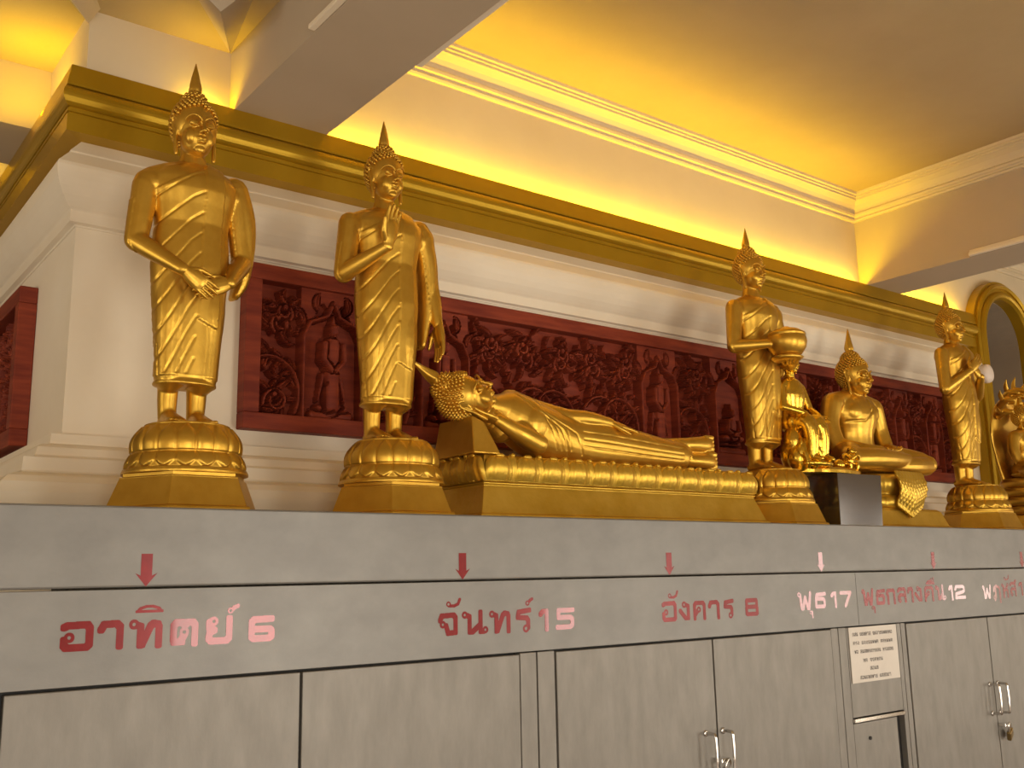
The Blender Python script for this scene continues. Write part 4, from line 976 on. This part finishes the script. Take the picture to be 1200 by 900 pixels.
# ---- naga-hooded statue at the right edge
t = thing('naga_buddha', (5.02, .34, ZT), 'golden Buddha seated under a fanned serpent hood, at the right edge before the arch', 'statue', 'golden statues on the counter')
V, F = hexa([(.19, 0), (.188, .015), (.178, .018), (.152, .082), (.146, .09), (.0, .092)])
MB().add(V, F).obj('hexagonal_base', GOLD, t, bevel=.0012)
mb = MB()
for k in range(4):
    V, F = lathe([(.09, -.024), (.118, -.020), (.128, 0), (.118, .020), (.09, .024)], 48, (0, 0, .115+.046*k)); mb.add(V, F)
coil = mb.obj('serpent_coils', GOLD, t, smooth=True)
sc = .80
P = [([tuple(np.array(v)*sc+np.array([0, -.01, .275])) for v in V], F) for V, F in seated_parts()]
wr = lambda s: np.array((s*.045, -.118, .072))*sc+np.array([0, -.01, .275])
PF = hand(wr(-1), (.9, -.25, -.02), (0, 0, 1), -1, L=.08, curl=.25)+hand(wr(1)+np.array([0, 0, -.01]), (-.9, -.2, -.02), (0, 0, 1), 1, L=.08, curl=.25)
Vb, Fb, Nb = remesh(P, .0036, 4); Vf, Ff, _ = remesh(PF, .002, 2)
hp_ = np.array((0, -.02, .565)); Vh, Fh = head_geo(.0022); hs = .84
b = fast_mesh('figure', [(Vb, Fb), (Vf, Ff), (Vh*hs+hp_, Fh)], GOLD, t)
hv, hf = hair_geo(False, .8); tag(mesh_from('hair_curls', np.array(hv)*hs+hp_, hf, GOLD, b), kind='stuff')
fv, ff = flame_geo(); mesh_from('flame_finial', np.array(fv)*hs+hp_, ff, GOLD, b)
# hood: flared back plate and seven crested heads
P = [sweep([(0, .075, .22), (0, .085, .36), (0, .085, .50), (0, .070, .62), (0, .055, .68)], [(.08, .03), (.115, .022), (.150, .020), (.125, .020), (.06, .018)], n=36, ref=(0, -1, 0))]
Vr, Fr, _ = remesh(P, .005, 3); hood = fast_mesh('serpent_hood', [(Vr, Fr)], GOLD, t)
for k in range(7):
    a_ = radians(-78+26*k); cx_, cz_ = .135*sin(a_), .565+.135*cos(a_); dx_, dz_ = sin(a_), cos(a_)
    P = [sweep([(cx_*.8, .055, .565+.135*cos(a_)*.8), (cx_, .035, cz_), (cx_+dx_*.02, .0, cz_+dz_*.02), (cx_+dx_*.02, -.035, cz_+dz_*.010)], [(.020, .018), (.022, .019), (.018, .015), (.010, .008)], n=14, ref=(dx_, 0, dz_)),
         sweep([(cx_+dx_*.02, .018, cz_+dz_*.02), (cx_+dx_*.055, .016, cz_+dz_*.055), (cx_+dx_*.085, .002, cz_+dz_*.090)], [(.009, .014), (.007, .011), (.002, .002)], n=10, ref=(0, 1, 0)),
         sweep([(cx_-dx_*.004, .0, cz_-dz_*.004), (cx_-dx_*.006, -.03, cz_-dz_*.012)], [(.012, .006), (.007, .004)], n=10, sub=1, ref=(dx_, 0, dz_)), ellip((cx_+dx_*.026, -.012, cz_+dz_*.026), (.006, .006, .006), 10, 6)]
    Vr, Fr, _ = remesh(P, .003, 1); fast_mesh('serpent_head', [(Vr, Fr)], GOLD, t)

# ------------------------------------------------------------ gilded arch at the right end
t = thing('gilded_arch', (AX, YW, 0), 'gold painted arched niche frame at the right end of the wall', 'arch')
def arch_band(name, prof, m):
    """prof: (radius, y) outline swept up one jamb, round the arch and down the other"""
    path = [(-1, 0.0)]; V = []; n = 32
    st = [('j', -1, 0.9)]+[('a', pi-pi*i/n, 0) for i in range(n+1)]+[('j', 1, 0.9)]
    for s in st:
        for (r, y) in prof:
            if s[0] == 'j': V.append((s[1]*r, y, s[2]))
            else: V.append((r*cos(s[1]), y, AZ+r*sin(s[1])*1.0))
    return mesh_from(name, V, grid_faces(len(st), len(prof)), m, t, smooth=False)
arch_band('arch_frame', [(.252, -.001), (.252, -.06), (.262, -.075), (.275, -.080), (.288, -.075), (.298, -.062), (.298, -.056), (.318, -.056), (.318, -.066), (.330, -.076), (.342, -.066), (.342, -.05), (.360, -.05), (.360, -.001)], GOLDC)
arch_band('arch_reveal', [(.2485, .0), (.2485, .28), (.2515, .28), (.2515, .0)], GREYP)
arch_band('inner_trim', [(.20, .284), (.20, .27), (.222, .27), (.222, .284)], CREAM)
# pale round shell disc on the wall beside the folded-hands statue
dsc = thing('round_plaque', (5.285, .612, zz(1.03)), 'pale round disc on the wall behind the statue with folded hands', 'plaque')
V, F = lathe([(.0, .022), (.03, .020), (.048, .012), (.052, .0), (.050, -.03), (.0, -.03)], 40, closed=False)
MB().add([(v[0], -v[2], v[1]) for v in V], F).obj('disc', GLOBE, dsc, smooth=True)
